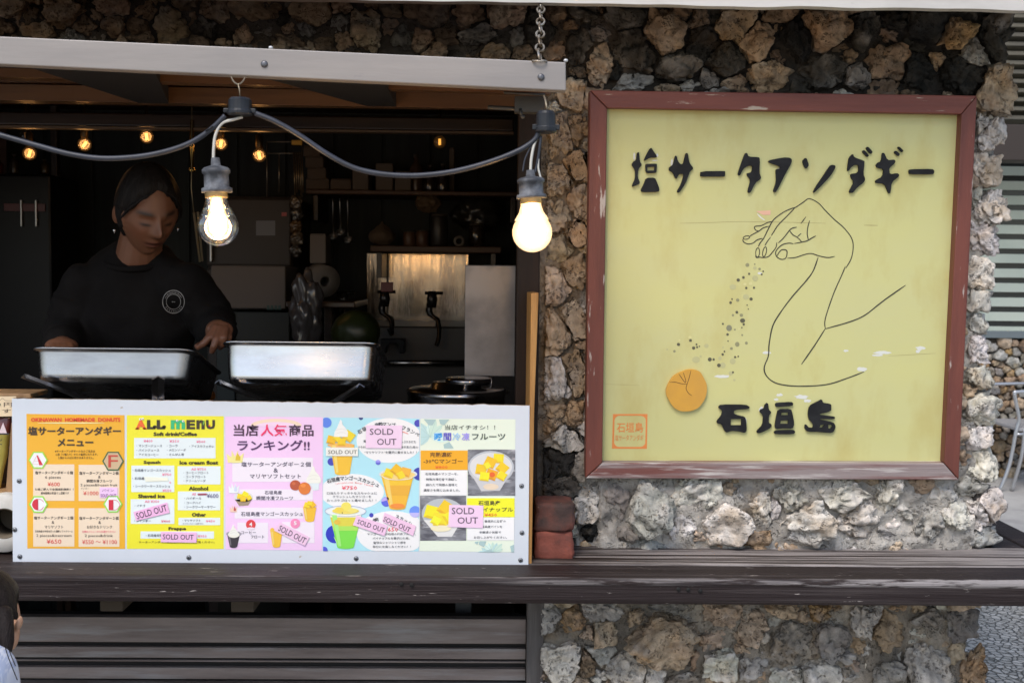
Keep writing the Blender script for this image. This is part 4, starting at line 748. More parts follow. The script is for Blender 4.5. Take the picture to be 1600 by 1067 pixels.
for ch, x, y, ro in (('石', 562, 674, -26), ('垣', 569, 670, -22), ('完', 589, 663.6, -8), ('熟', 595, 662.6, -4), ('マ', 601, 662.4, 0), ('ン', 608, 662.8, 4), ('ゴ', 615, 663.6, 8), ('フ', 631, 668, 18), ('ラ', 638, 671, 22), ('ン', 645, 674.4, 27), ('ベ', 652, 678, 32)): s.tchar(ch, x, y, 7, G4, 5, .02, ro)
for t, x0, x1, y, h, c in (('¥750', 534, 558, 761.6, 6, (222, 70, 90)), ('口当たりすっきりなスカッシュに', 511, 589, 770, 4, G4), ('クラッシュしたマンゴーを', 520, 580, 775.4, 4, G4), ('たっぷりゴロっと乗せました！！', 511, 588, 781.2, 4.2, G4), ('島', 586, 592, 811, 6, G4), ('産', 582, 588, 811.8, 5, G4), ('650', 606, 622, 826.5, 6.4, (222, 70, 90)), ('マンゴーに並ぶ石垣の代表フルーツ、', 574, 650, 833.6, 3.8, G4), ('パイナップルを贅沢に使用。', 582.4, 640, 840.3, 3.8, G4), ('爽快なシャリシャリ感を', 583.5, 634, 847, 3.9, G4), ('存分にお楽しみください！！', 582.4, 642, 853.4, 3.9, G4),
  ('“マリヤソフト”を贅沢に乗せました！！', 569.5, 651, 706.4, 4.3, G4), ('っぷりかけた', 627, 650, 690, 4, G4), ('かき氷に', 560, 573, 698, 3.6, G4), ('島牛乳使用の', 626, 653.5, 698.3, 4, G4), ('贅', 568, 572, 689, 4, G4)): s.text(t, x0, x1, y, h, c, 5, .008, 0, 1)
for i, ch in enumerate('スカッシュ'): s.tchar(ch, 621 + 6.6 * i, 806.5 + 2.7 * i + .25 * i * i, 6.4, G4, 5, .02, 14 + 5 * i)
s.stroke([(628, 674), (633, 675.4), (638, 677.6)], 1, (222, 110, 90), 5)
cup(621, 744, 796, 25, 12.5, (226, 172, 44), 4, [(0, .28, (238, 182, 40)), (.28, .6, (216, 162, 44))]); s.ell(622, 740.5, 30, 8.5, (200, 206, 208), 3.6); s.ell(622, 741.5, 27, 6.6, (232, 196, 120), 5.4); cubes([(608, 739, 8.6, MG2, 20), (620, 734, 9.4, MG, 40), (634, 737, 8.6, (244, 168, 50), 15), (626, 742, 7, MG2, 60)], 6); s.stroke([(596, 743), (606, 747.6), (622, 749), (640, 747.4), (649, 742)], .9, (236, 230, 220), 7.2); s.ell(621, 790, 11.5, 4, (226, 132, 50), 5.6)
cup(540, 803, 857, 25, 13, (112, 208, 66), 4, [(0, .09, (224, 226, 206)), (.09, .36, (206, 196, 64)), (.36, .5, (160, 212, 84))]); s.ell(540, 798, 32, 8.4, (216, 222, 226), 3.5); s.stroke([(540 + 32 * math.cos(i * .3927), 798 + 8.4 * math.sin(i * .3927)) for i in range(16)], .8, (150, 160, 190), 5.4, closed=True); s.ell(540, 797.6, 21, 5, (222, 202, 92), 5.6); s.ell(541, 791, 8, 7, (234, 210, 92), 6); s.ell(530, 796, 7, 4.4, (226, 198, 74), 6.2); s.ell(551, 797, 8, 3.4, (228, 210, 110), 6.4); s.ell(535, 800.6, 1, 1, (70, 60, 30), 6.8, 8)
s.ell(527, 815, 5, 4, (214, 176, 60), 6.3); s.stroke([(522, 838), (528, 850)], 1.4, (170, 226, 130), 6.6)
so = s.build('menu_sheet', board); so['label'] = 'pale blue menu sheet with dots and iced fruit drinks'
note(so, [(572.7, 664), (628.8, 664.4), (627.6, 700), (571.6, 699.4)], (242, 196, 220), [('SOLD', 578, 614.7, 674, 9.6), ('OUT', 589.4, 619.6, 689.7, 9.8)], ly=9)
note(so, [(509.6, 698.3), (560, 698.6), (559.4, 712), (509.6, 711.8)], (222, 222, 214), [('SOLD OUT', 513, 558, 705.6, 6)], (96, 92, 84), 9)
note(so, [(557.6, 804.4), (606, 820), (601, 836.4), (551.6, 819.4)], (240, 186, 214), [('SOLD OUT', 558, 602, 820.6, 7.6, 19)], ly=10.5)
note(so, [(601, 800), (650, 821), (645.6, 836.4), (597.6, 814)], (242, 186, 212), [('SOLD OUT', 598, 643, 818.4, 8, 24)], ly=9)
# sheet 5
s = sheet([(657, 654), (805.5, 655), (803, 862.4), (655.5, 860.6)], (214, 236, 206))
rg = random.Random(5)
for (cx, cy, n_, r_, a0, a1, box_) in ((672, 682, 9, 28, 150, 400, (657.4, 655, 712, 700.5)), (770, 866, 8, 26, 190, 350, (741, 844.4, 803, 862))):
    for i in range(n_):
        an = R(a0 + (a1 - a0) * i / n_); dx, dy = math.cos(an), math.sin(an); L = r_ * rg.uniform(.7, 1.1); q_ = []
        for t, w_ in ((0, .02), (.25, .16), (.55, .2), (.85, .1), (1, 0), (.85, -.1), (.55, -.2), (.25, -.16)): q_.append((min(max(cx + dx * L * t - dy * L * w_, box_[0]), box_[2]), min(max(cy + dy * L * t + dx * L * w_, box_[1]), box_[3])))
        s.poly(q_, rg.choice(((190, 214, 200), (200, 226, 216), (176, 206, 206))), 2 + i * .1); s.stroke([q_[0], ((q_[0][0] + q_[4][0]) / 2, (q_[0][1] + q_[4][1]) / 2), q_[4]], .5, (160, 190, 184), 3.2)
for q_ in ([(662, 654.6), (681, 655), (676, 664), (670, 664)], [(686, 655), (702, 655.2), (694, 664), (688, 662)], [(693, 694), (702, 690), (709, 700), (694, 700)], [(742, 846), (748, 845), (746, 850), (742, 848)], [(749, 845), (760, 845), (756, 854), (748, 850)], [(756, 860.6), (768, 857), (769, 861.8), (755, 861.8)], [(797, 853), (803, 850), (803, 862), (799, 862)]): s.poly(q_, (158, 184, 184), 3.4)
s.text('当店イチオシ！！', 695, 773.7, 667.5, 7.6, (72, 78, 70), 4, .005)
for t, x0, x1, c in (('瞬', 678.7, 691, (34, 148, 226)), ('間', 693, 705, (92, 84, 190)), ('冷', 707, 719.4, (150, 188, 230)), ('凍', 721.4, 733.8, (156, 146, 226)), ('フルーツ', 737.5, 789.5, (70, 82, 76))): s.text(t, x0, x1, 682, 12 if t != 'フルーツ' else 9.6, c, 4.5, .02)
s.rect(657.3, 703.5, 730.8, 733.9, (246, 160, 8), 3); s.rect(657, 734.2, 730, 773.5, (228, 240, 234), 3); s.rect(730, 808, 803.4, 843.6, (226, 240, 236), 3); s.rect(729.7, 777.8, 804, 807.5, (244, 232, 24), 3)
B5 = (66, 52, 34)
for t, x0, x1, y, h, c, b in (('完熟濃縮', 672, 706, 710, 7.6, (92, 54, 20), .01), ('-30℃マンゴー', 661.8, 723, 720, 7, (92, 54, 20), .01), ('¥800', 680, 699.5, 729.4, 4.4, (222, 96, 30), .01), ('石垣島産のマンゴーを、', 664.6, 716, 740, 4, G4, .008), ('特殊冷凍技術で凍結し', 665.7, 714, 748.5, 4.2, G4, .008), ('採れたて同様の旨味と', 665.5, 714.5, 757, 4.2, G4, .008), ('濃厚さを閉じ込めました。', 661.6, 719, 765.5, 4.2, G4, .008), ('石垣島産', 747.4, 781.5, 785.4, 7.6, B5, .012), ('パイナップル', 745, 801.8, 795.5, 7, B5, .012), ('¥450', 757, 776.5, 803.7, 4.8, (214, 92, 40), .01),
  ('食感共に抜群の', 757, 790.4, 813.8, 4, G4, .008), ('石垣島産パインを', 748, 784.7, 822.3, 4, G4, .008), ('半解凍の状態で', 749, 782.8, 831, 4, G4, .008), ('お召し上がりください。', 740.4, 792.3, 839, 4, G4, .008)): s.text(t, x0, x1, y, h, c, 5, b, 0, 1)
PH = M('photo_planks', (.3, .31, .34), .4, col2=(.09, .09, .11), scale=14, lo=.38, hi=.62, stretch=(1, 1, 3.2), col3=(.6, .6, .63), scale3=22, lo3=.54, hi3=.68)
s.rect(731, 702, 805, 774, PH, 3); s.rect(656.3, 774, 728.4, 844, PH, 3)
s.ell(767, 730, 36, 26, (176, 180, 186), 4); s.poly([(736, 740), (798, 738), (781, 766), (752, 767)], (188, 188, 190), 4.2); s.ell(767, 729, 33, 22, (204, 204, 204), 4.4)
cubes([(752, 733, 10, (246, 186, 20), 10), (779, 716, 9.4, (250, 206, 24), 5), (785, 731, 9.6, (246, 188, 16), 40), (766, 722, 10, (250, 178, 16), 25), (768, 741, 10, (240, 160, 22), 20), (757, 744, 8.6, (250, 218, 20), 8), (784, 743, 8, (250, 206, 20), 30), (761, 727, 6, (250, 214, 40), 60)], 5); s.ell(769, 741, 4.4, 4, (214, 92, 30), 8); s.ell(767, 760, 12, 5, (214, 196, 172), 5.4)
s.ell(692, 802, 33, 24, (170, 176, 180), 4); s.poly([(662, 812), (722, 812), (706, 838), (684, 838)], (210, 210, 208), 4.2); cubes([(675, 800, 13, (246, 214, 20), 15), (697, 794, 13, (250, 188, 20), 35), (688, 811, 13, (244, 206, 30), 5), (703, 808, 11, (248, 216, 30), 60), (681, 813, 8, (250, 230, 40), 30)], 5); s.ell(689, 825, 16, 5, (222, 214, 180), 6.4)
so = s.build('menu_sheet', board); so['label'] = 'pale green frozen fruit sheet with two bowl photographs'
note(so, [(702, 788), (755.4, 789), (754.6, 824.4), (700.6, 822.6)], (242, 192, 218), [('SOLD', 706, 741, 797.4, 10), ('OUT', 715, 746.8, 812.2, 10)])
# ------------------------------------------------------------------ two red clay blocks beside the board
def clay(name, x0, x1, y0, y1, Yf, seed, label, mat, dep=.085):
    a, b = P(x0, y1, Yf), P(x1, y0, Yf); o = thing(name, ((a.x + b.x) / 2, Yf + dep / 2, a.z), label, 'brick')
    bm = bmesh.new(); bmesh.ops.create_cube(bm, size=1); bmesh.ops.bevel(bm, geom=bm.edges[:], offset=.13, segments=3, affect='EDGES', profile=.6)
    bmesh.ops.subdivide_edges(bm, edges=bm.edges[:], cuts=4, use_grid_fill=True)
    for v in bm.verts:
        p = v.co.copy(); sv = Vector((seed, 0, 0)); d = 1 + .13 * noise.fractal(p * 1.9 + sv, 1, 2, 4) + .04 * noise.noise(p * 8 + sv)
        v.co = Vector((p.x * (b.x - a.x) * d, p.y * dep * d, p.z * (b.z - a.z) * (1 + .10 * noise.noise(p * 2.4 + sv))))
    bm.normal_update(); me = bpy.data.meshes.new('block'); bm.to_mesh(me); bm.free(); ob = bpy.data.objects.new('block', me); COL.objects.link(ob); ob.parent = o
    ob.location = (0, 0, (b.z - a.z) / 2 - .003); me.materials.append(mat); me.polygons.foreach_set('use_smooth', [True] * len(me.polygons)); return o
BR1 = M('clay_red', (.25, .07, .046), .85, col2=(.17, .05, .036), scale=14, bump=.6, bscale=70, col3=(.05, .03, .025), scale3=18, lo3=.58, hi3=.7)
BR2 = M('clay_sooty', (.15, .05, .036), .85, col2=(.05, .03, .026), scale=12, lo=.4, hi=.62, bump=.6, bscale=70, col3=(.36, .3, .27), scale3=30, lo3=.66, hi3=.72)
clay('clay_brick', 836, 896, 829, 874, 2.47, 3.1, 'lower of the two red clay bricks beside the menu board, clean red face', BR1)
clay('clay_brick', 836, 898, 785, 829, 2.47, 8.4, 'upper of the two red clay bricks beside the menu board, dark sooty top', BR2, .1)

# ------------------------------------------------------------------ raised hatch flap
ALU = M('flap_alloy', (.29, .262, .243), .45, .0, col2=(.25, .228, .215), scale=5, stretch=(.5, 4, 4), bump=.1, bscale=40, col3=(.16, .15, .18), scale3=9, lo3=.68, hi3=.76, stretch3=(1, 3, 3))
YR = 2.0; q = [P(-420, 38, YR), P(884, 97.5, YR), P(884.5, 142, YR), P(-420, 81, YR)]
flap = thing('hatch_flap', ((q[0].x + q[1].x) / 2, YR, q[2].z), 'raised dark wooden hatch flap with a pale metal front rail', 'hatch flap')
m = MB(); m.prism(q, [p + Vector((0, .028, 0)) for p in q]); m.build('front_rail', ALU, flap, bevel=.002)
PANW = M('flap_panel_wood', (.062, .027, .011), .22, col2=(.04, .017, .007), scale=5, stretch=(.5, 7, 7), coat=.3)
def zr(x): t = (x - q[3].x) / (q[2].x - q[3].x); return q[3].z + (q[2].z - q[3].z) * t
x0, x1 = q[3].x, q[2].x - .012; zl = 1.893
def slab(name, xa_, xb_, ya, yb, dz, th, mat, par):
    m = MB(); vs = []
    for y in (ya, yb):
        t = (y - YR - .03) / (2.645 - YR - .03)
        for x in (xa_, xb_):
            z = (zr(x) + .02) * (1 - t) + zl * t + dz; vs += [Vector((x, y, z)), Vector((x, y, z + th))]
    m.add(vs, [(0, 2, 6, 4), (1, 5, 7, 3), (0, 1, 3, 2), (4, 6, 7, 5), (0, 4, 5, 1), (2, 3, 7, 6)]); return m.build(name, mat, par, weld=True)
slab('panel', x0, x1, YR + .03, 2.646, .012, .012, PANW, flap)
BAT = M('batten_wood', (.12, .055, .022), .35, col2=(.08, .036, .014), scale=5, stretch=(.5, 7, 7))
slab('batten', x0, x1, 2.30, 2.36, -.006, .017, BAT, flap); slab('batten', x0, x1, 2.565, 2.63, -.024, .035, BAT, flap)
for a_, b_ in ((148, 240), (505, 590)):      # dark tapering wedges under the panel
    p0, p1 = P(a_, 110, 2.05), P(b_, 186, 2.6); w_ = .05
    m = MB(); zt_ = zr(p0.x) + .028
    m.add([(p0.x - .16, 2.04, zt_ - .006), (p0.x + .1, 2.04, zt_ - .006), (p1.x + .045, 2.56, zl - .03), (p1.x - .02, 2.56, zl - .03), (p0.x - .16, 2.04, zt_), (p0.x + .1, 2.04, zt_), (p1.x + .045, 2.56, zl + .006), (p1.x - .02, 2.56, zl + .006)], [(0, 1, 2, 3), (4, 7, 6, 5), (0, 4, 5, 1), (1, 5, 6, 2), (2, 6, 7, 3), (3, 7, 4, 0)])
    m.build('dark_wedge', M('wedge_black', (.012, .01, .009), .6), flap, weld=True)
STL = M('bolt_steel', (.4, .4, .4), .35, 1)
for px, py in ((413, 100.5), (845.5, 121)):
    p = P(px, py, YR); m = MB(); m.lathe([(.0062, 0), (.0058, .002), (.003, .003), (0, .003)], p, 14, axis=(0, -1, 0)); m.build('bolt', M('bolt_dark', (.13, .13, .14), .4, .8), flap)
for px, py in ((423, 75), (884, 95)):
    p = P(px, py, YR + .012); m = MB(); m.ball(p, (.004, .004, .003), 8); m.build('bolt', M('bolt_pale', (.6, .6, .6), .4, .3), flap)
# latch under the right end
m = MB(); p0, p1 = P(762, 168, 2.1), P(834, 172, 2.1); m.tube([p0, p1], .0042, 10); m.box(P(804, 176, 2.1) - Vector((0, .01, 0)), P(850, 152, 2.1) + Vector((0, .02, 0))); m.tube([P(787, 145, 2.08), P(852, 148, 2.08)], .0025, 6)
m.tube([P(813, 170, 2.09), P(814, 178, 2.09), P(816, 181, 2.09)], .003, 8); m.ball(P(816.5, 182.5, 2.09), .0042, 8)
m.build('latch', M('latch_metal', (.06, .058, .055), .5, .6), flap, weld=True)
# chain holding the flap
ch = thing('hanging_chain', P(843, 88, 2.0), 'steel chain of small links holding up the right end of the flap', 'chain')
m = MB(); za, zb = P(843, 92, 2.0), P(846, -14, 2.42); L = (zb - za).length; n_ = 11; dv = (zb - za).normalized()
for i in range(n_):
    c = za.lerp(zb, (i + .5) / n_); r_ = .5; ln = .0245; wd = .0075; pts = []
    for k_ in range(12):
        t = 2 * math.pi * k_ / 12; u = math.cos(t) * wd; v = math.sin(t) * ln
        pts.append(c + dv * v + (Vector((u, 0, 0)) if i % 2 else Vector((u * .35, 0, 0)) + dv.cross(Vector((1, 0, 0))) * u))
    m.tube(pts, .0021, 6, closed=True)
m.tube([za + Vector((.012 * math.cos(t), .012 * math.sin(t) * .6, -.004 + .002 * math.sin(t))) for t in [i * .5236 for i in range(12)]], .002, 6, closed=True)
m.build('links', M('chain_zinc', (.42, .40, .36), .45, .9, col2=(.2, .15, .1), scale=40), ch)

# ------------------------------------------------------------------ festoon cable with two lamp holders and bulbs
CAB = M('cable_grey', (.032, .036, .05), .42, col2=(.022, .025, .034), scale=20, spec=.4); BLKP = M('black_plastic', (.009, .010, .013), .4, col2=(.018, .02, .024), scale=30, spec=.35)
WHC = M('white_flex', (.55, .53, .48), .5); YL = 1.95
fest = thing('cable_string', P(375, 182, YL), 'grey power cable sagging between two black junction boxes under the flap', 'cable')
def cb(pts, r_, name, mat, par, Y=YL): m = MB(); m.tube(crom([P(x, y, Y) for x, y in pts], 8), r_, 8); m.build(name, mat, par)
cb([(-420, 95), (-330, 112), (-240, 142), (-160, 168), (-60, 193), (0, 211), (60, 228), (110, 241), (160, 247.5), (215, 245), (262, 236), (300, 222), (330, 202), (352, 181)], .0046, 'cable', CAB, fest)
cb([(398, 177), (430, 190), (470, 213), (510, 240), (550, 261), (590, 271), (640, 274.5), (690, 271), (735, 262), (780, 248), (815, 233), (836, 218), (842, 205)], .0046, 'cable', CAB, fest)
def jbox(px, py, w_, h_, Y=YL):
    c = P(px, py, Y); s = Y / F; m = MB(); m.lathe([(.0, h_ * .5 * s), (w_ * .36 * s, h_ * .5 * s), (w_ * .44 * s, h_ * .36 * s), (w_ * .46 * s, -h_ * .2 * s), (w_ * .5 * s, -h_ * .26 * s), (w_ * .5 * s, -h_ * .44 * s), (w_ * .42 * s, -h_ * .5 * s), (0, -h_ * .5 * s)], c, 24, sm=False)
    m.box(c + Vector((-w_ * .62 * s, -.006, -h_ * .36 * s)), c + Vector((-w_ * .4 * s, .006, -h_ * .12 * s))); m.box(c + Vector((w_ * .4 * s, -.006, -h_ * .36 * s)), c + Vector((w_ * .62 * s, .006, -h_ * .12 * s)))
    return m.build('junction_box', BLKP, fest, bevel=.001)
jbox(375, 167, 40, 27); jbox(853, 191, 34, 34)
m = MB(); m.tube([P(375, 153, YL), P(374, 140, YL), P(372, 132, YL)], .0012, 6); m.tube(crom([P(361, 120, 2.0), P(366, 129, 1.97), P(373, 132, YL), P(379, 128, 1.97), P(383, 121, 2.0)], 6), .0014, 6); m.build('hook', M('hook_wire', (.3, .25, .18), .5, .8), fest)
m = MB(); m.tube([P(855, 174, YL), P(853, 160, YL), P(850, 150, 2.0)], .0018, 6); m.build('hook', MATS['hook_wire'], fest)
m = MB(); m.tube([P(322, 206, YL) + Vector((0, -.005, 0)), P(334, 198, YL) + Vector((0, -.006, 0))], .0012, 6); m.tube([P(333, 196, YL), P(347, 203, YL)], .0009, 6); m.build('cable_tie', BLKP, fest)
SOCK = M('socket_zinc', (.045, .048, .056), .6, .2, col2=(.17, .18, .2), scale=22, lo=.45, hi=.62, bump=.2, bscale=50)
GL = glass_mat('bulb_glass', (.97, .95, .9), .02, .14); 
def lamp(px, pt, pn, pb, rb, label, glow_glass, wires, tilt=0):
    """px centre, pt socket top, pn neck, pb bulb bottom in sheet units"""
    s = YL / F; top = P(px, pt, YL); nk = P(px + tilt * .6, pn, YL); bt = P(px + tilt, pb, YL); ax = (top - bt).normalized()
    o = thing('hanging_lamp', tuple(bt), label, 'lamp')
    h = (top - nk).length; m = MB(); u = 21 * s
    m.lathe([(0, h), (.3 * u, h), (.36 * u, h * .78), (.85 * u, h * .72), (1.02 * u, h * .66), (1.02 * u, h * .56), (.9 * u, h * .52), (.9 * u, h * .16), (1.1 * u, h * .12), (1.12 * u, 0), (.75 * u, 0)], nk, 24, axis=ax)
    sk = m.build('socket', SOCK, o)
    for w_ in wires: m = MB(); m.tube(crom([P(x, y, YL) for x, y in w_[0]], 6), w_[1], 6); m.build('wire', w_[2], o)
    H = (nk - bt).length; r_ = rb * s; m = MB(); prof = [(.5 * r_, H * 1.0), (.52 * r_, H * .86), (.62 * r_, H * .74), (.86 * r_, H * .6)]
    zc = r_ * .98
    for i in range(0, 15):
        a = R(38 - i * (128 / 14)); prof.append((r_ * math.cos(a), zc + r_ * math.sin(a) * .99))
    m.lathe(prof, bt, 32, axis=ax)
    b = m.build('bulb', GL if not glow_glass else glass_mat('bulb_glow_glass', (.95, .9, .8), .2, .1, (1, .66, .36), .7, 1.3, .3), o)  # right bulb's overexposed glow put into the glass as emission
    m = MB(); u2 = ax.orthogonal().normalized(); v2 = ax.cross(u2)
    for i in range(6):
        a = i * 1.047; d = (u2 * math.cos(a) + v2 * math.sin(a)); m.tube([bt + ax * H * .86 + d * r_ * .13, bt + ax * H * .24 + d * r_ * .26], r_ * .045, 6)
    m.build('filament', M('filament_glow', (1, .8, .5), .5, emit=(1, .72, .36), es=70), b)
    m = MB(); m.lathe([(.0, H * .96), (.28 * r_, H * .9), (.36 * r_, H * .72), (.52 * r_, H * .5), (.5 * r_, H * .3), (.28 * r_, H * .17), (0, H * .12)] if not glow_glass else [(0, H * .98), (.42 * r_, H * .92), (.46 * r_, H * .72), (.7 * r_, H * .5), (.72 * r_, H * .3), (.42 * r_, H * .12), (0, H * .07)], bt, 16, axis=ax); m.build('glow_core', glass_mat('glow_core_%d' % glow_glass, (.9, .8, .6), .3, .02, (1, .72, .36), 2.0 if not glow_glass else 5.0, 2.2, .0), b)  # added glowing body stands for the bloom round the filament
    ld = bpy.data.lights.new('bulb_light', 'POINT'); ld.energy = 1.2; ld.color = (1, .6, .28); ld.shadow_soft_size = .03; lo_ = bpy.data.objects.new('bulb_light', ld); COL.objects.link(lo_); lo_.parent = o; lo_.location = ax * H * .45
    m = MB(); m.lathe([(.52 * r_, H * 1.05), (.54 * r_, H * .9), (.46 * r_, H * .9)], bt, 20, axis=ax); m.build('screw_cap', M('cap_brass', (.5, .4, .22), .4, .9), b)
    return o
lamp(335, 247, 301, 385, 32, 'left hanging lamp, clear bulb glowing warm beside the shop assistant', False, [([(379, 183), (365, 187), (347, 193), (337, 210), (334, 230), (333.5, 249)], .0026, WHC)], 7)
lamp(827, 266, 310, 394, 31, 'right hanging lamp, bulb with its white glow put into the glass, beside the stone column', True, [([(840, 213), (834, 228), (830, 250), (829, 268)], .0026, WHC), ([(838, 213), (828, 232), (820, 250), (817, 268)], .0016, CAB), ([(845, 213), (843, 232), (840, 252), (836, 270)], .0024, CAB), ([(842, 240), (841, 262), (846, 282)], .0018, WHC)], 6)

# ------------------------------------------------------------------ steel trays on folded rests
STEEL = M('tray_steel', (.56, .57, .58), .2, 1, col2=(.44, .45, .47), scale=6, stretch=(1, 3, 3), lo=.35, hi=.7, rvar=.14, bump=.12, bscale=7)
STEELD = M('rest_steel', (.45, .45, .46), .3, 1, col2=(.35, .35, .36), scale=10)
STEELB = M('tray_steel_dull', (.40, .41, .42), .24, 1, col2=(.28, .29, .31), scale=5, stretch=(1, 3, 3), lo=.35, hi=.7, rvar=.14, bump=.12, bscale=7)
def tray(label, x0, x1, yt, yb, Y, dep, pitch, yaw, hgt, draft, STEEL=STEEL):
    c = P((x0 + x1) / 2, yt, Y); wd = (x1 - x0) * Y / F; o = thing('steel_tray', tuple(c - Vector((0, 0, hgt))), label, 'tray')
    Mx = Matrix.Rotation(R(yaw), 3, 'Z') @ Matrix.Rotation(R(-pitch), 3, 'X')
    def ring(w_, d_, r_, z, inset, n=6):
        pts = []
        for (cx, cy, a0) in ((w_ / 2 - r_, inset + r_, -90), (w_ / 2 - r_, dep - inset - r_, 0), (-w_ / 2 + r_, dep - inset - r_, 90), (-w_ / 2 + r_, inset + r_, 180)):
            for i in range(n + 1): a = R(a0 + 90 * i / n); pts.append(Vector((cx + r_ * math.cos(a), cy + r_ * math.sin(a), z)))
        return [Mx @ p + c for p in pts]
    rings = [ring(wd + .012, dep, .03, .0, -.006), ring(wd + .012, dep, .03, -.004, -.006), ring(wd - .001, dep, .028, -.005, .0), ring(wd - .002, dep, .028, -.009, .001), ring(wd - draft * .5, dep, .028, -hgt * .5, draft * .25), ring(wd - draft * .92, dep, .028, -hgt + .018, draft * .46), ring(wd - draft, dep, .028, -hgt + .012, draft * .5), ring(wd - draft - .012, dep, .024, -hgt + .003, draft * .5 + .006), ring(wd - draft - .03, dep, .02, -hgt, draft * .5 + .015)]
    inner = [ring(wd + .010, dep, .03, .001, -.005), ring(wd - .003, dep, .027, -.003, .0015), ring(wd - draft - .004, dep, .027, -hgt + .006, draft * .5 + .002)]
    m = MB(); n = len(rings[0])
    def loft(rs, flip):
        vs = [p for r_ in rs for p in r_]; fs = [(i * n + j, i * n + (j + 1) % n, (i + 1) * n + (j + 1) % n, (i + 1) * n + j) for i in range(len(rs) - 1) for j in range(n)]
        m.add(vs, [tuple(reversed(f)) for f in fs] if flip else fs, 0, True); e = rs[-1]; m.add(e, [tuple(range(n))] if flip else [tuple(reversed(range(n)))], 0)
    loft(rings, False); loft(inner, True); ob = m.build('body', STEEL, o, weld=True)
    m = MB(); rr = ring(wd + .013, dep, .03, -.001, -.006); m.tube(rr, .0028, 6, closed=True); m.build('rim', STEEL, o)
    return o
tray('left steel tray, shallower and tilted, reflecting the sky in front of the assistant', 53, 297, 545, 598, 2.56, .26, 17, -1.5, .075, .016, STEELB)
tray('right steel tray, taller with a bright white front, beside the assistant', 352, 586, 535, 601, 2.55, .27, 15, -.5, .093, .012)
def rest(label, a, b, w_, Y0, Y1):
    o = thing('tray_rest', tuple(P(b[0], b[1], Y1)), label, 'tray rest'); m = MB(); A, B = P(a[0], a[1], Y0), P(b[0], b[1], Y1); d = (B - A).normalized(); s_ = d.cross(Vector((0, 0, 1))).normalized() * w_; n_ = s_.cross(d).normalized()
    if n_.z < 0: n_ = -n_
    f_ = [A - s_ - n_ * .006, A + n_ * .002, A + s_ - n_ * .006, A + s_ * .92 - n_ * .009, A - n_ * .001, A - s_ * .92 - n_ * .009]; g_ = [p + (B - A) for p in f_]
    k_ = len(f_); m.add(f_ + g_, [(i, (i + 1) % k_, (i + 1) % k_ + k_, i + k_) for i in range(k_)] + [(0, 5, 4, 1), (1, 4, 3, 2), (k_, k_ + 1, k_ + 4, k_ + 5), (k_ + 1, k_ + 2, k_ + 3, k_ + 4)])
    m.build('strip', STEELD, o, weld=True); m = MB(); m.tube([B, Vector((B.x, B.y + .02, ZT + .03)), Vector((B.x, B.y + .02, ZT))], .006, 8); m.build('post', STEELD, o); return o
rest('folded steel strip under the left end of the left tray', (38, 585), (140, 622), .012, 2.50, 2.6)
rest('short upright folded steel strip under the right end of the left tray', (247, 588), (247, 622), .014, 2.50, 2.58)
rest('folded steel strip under the left end of the right tray', (342, 594), (425, 628), .012, 2.50, 2.6)
rest('folded steel strip leaning under the right end of the right tray', (562, 600), (512, 630), .011, 2.50, 2.6)
bench = thing('work_bench', (-1.2, 2.75, .03), 'dark steel work bench hidden behind the menu board', 'bench')
boxo('top', (XL + .1, 2.60, 1.06), (-.02, 2.86, 1.09), M('bench_steel', (.12, .12, .12), .4, .8), bench, .004)
for x in (XL + .15, -.06): boxo('leg', (x - .02, 2.72, .03), (x + .02, 2.76, 1.06), M('bench_steel', (.12, .12, .12), .4, .8), bench, .002)

# ------------------------------------------------------------------ left edge: wooden display rack, snack bag, note, paper roll
WD = M('rack_wood', (.42, .25, .12), .6, col2=(.30, .17, .08), scale=6, stretch=(6, 6, .6), bump=.1)
rk = thing('wooden_display_rack', (P(-40, 770, 2.52).x, 2.52, P(0, 778, 2.52).z), 'small open wooden display rack at the left end of the menu board', 'rack')
m = MB(); f_ = [P(x, y, 2.5) for x, y in ((17.5, 660), (26, 660), (20, 776), (8, 776))]; m.prism(f_, [p + Vector((0, .1, 0)) for p in f_]); m.build('side', WD, rk, bevel=.002)
f_ = [P(x, y, 2.5) for x, y in ((-126, 655), (-116, 655), (-116, 776), (-126, 776))]; m = MB(); m.prism(f_, [p + Vector((0, .1, 0)) for p in f_]); m.build('side', WD, rk, bevel=.002)
boxo('base', (P(-116, 770, 2.5).x, 2.5, WZ(777, 2.5, 0)), (P(10, 770, 2.5).x, 2.6, WZ(768, 2.5, 0)), WD, rk, .002)
boxo('top', (P(-126, 770, 2.56).x, 2.55, WZ(621, 2.56, 0)), (P(53, 770, 2.56).x, 2.65, WZ(614, 2.56, 0)), WD, rk, .002)
boxo('back', (P(-116, 770, 2.5).x, 2.602, WZ(776, 2.6, 0)), (P(24, 770, 2.5).x, 2.606, WZ(622, 2.6, 0)), M('rack_back', (.10, .06, .035), .7), rk, .001)
nb = Pl((0, 2.515, 1), (0, -1, 0)); a = Art(nb); KR = (222, 200, 165)
f_ = [nb.hit(x, y) for x, y in ((-110, 621), (25, 619), (24, 650), (-110, 653))]; a.mb.prism(f_, [p + Vector((0, .002, 0)) for p in f_], a.mi(KR))
a.text('こちら５５０円', -86, 19, 632, 7, (70, 50, 40), 2, .0); a.text('いたします', -60, 17, 642, 6, (70, 50, 40), 2, .0); a.stroke([(0, 625), (4, 622), (8, 625.5), (24, 626)], .7, (60, 44, 36), 2, False)
kn = a.mb.build('price_note', a.mats, None, loc=nb.hit(0, 650)); tag(kn, 'handwritten kraft paper note above the snack bag at the left edge', 'note')
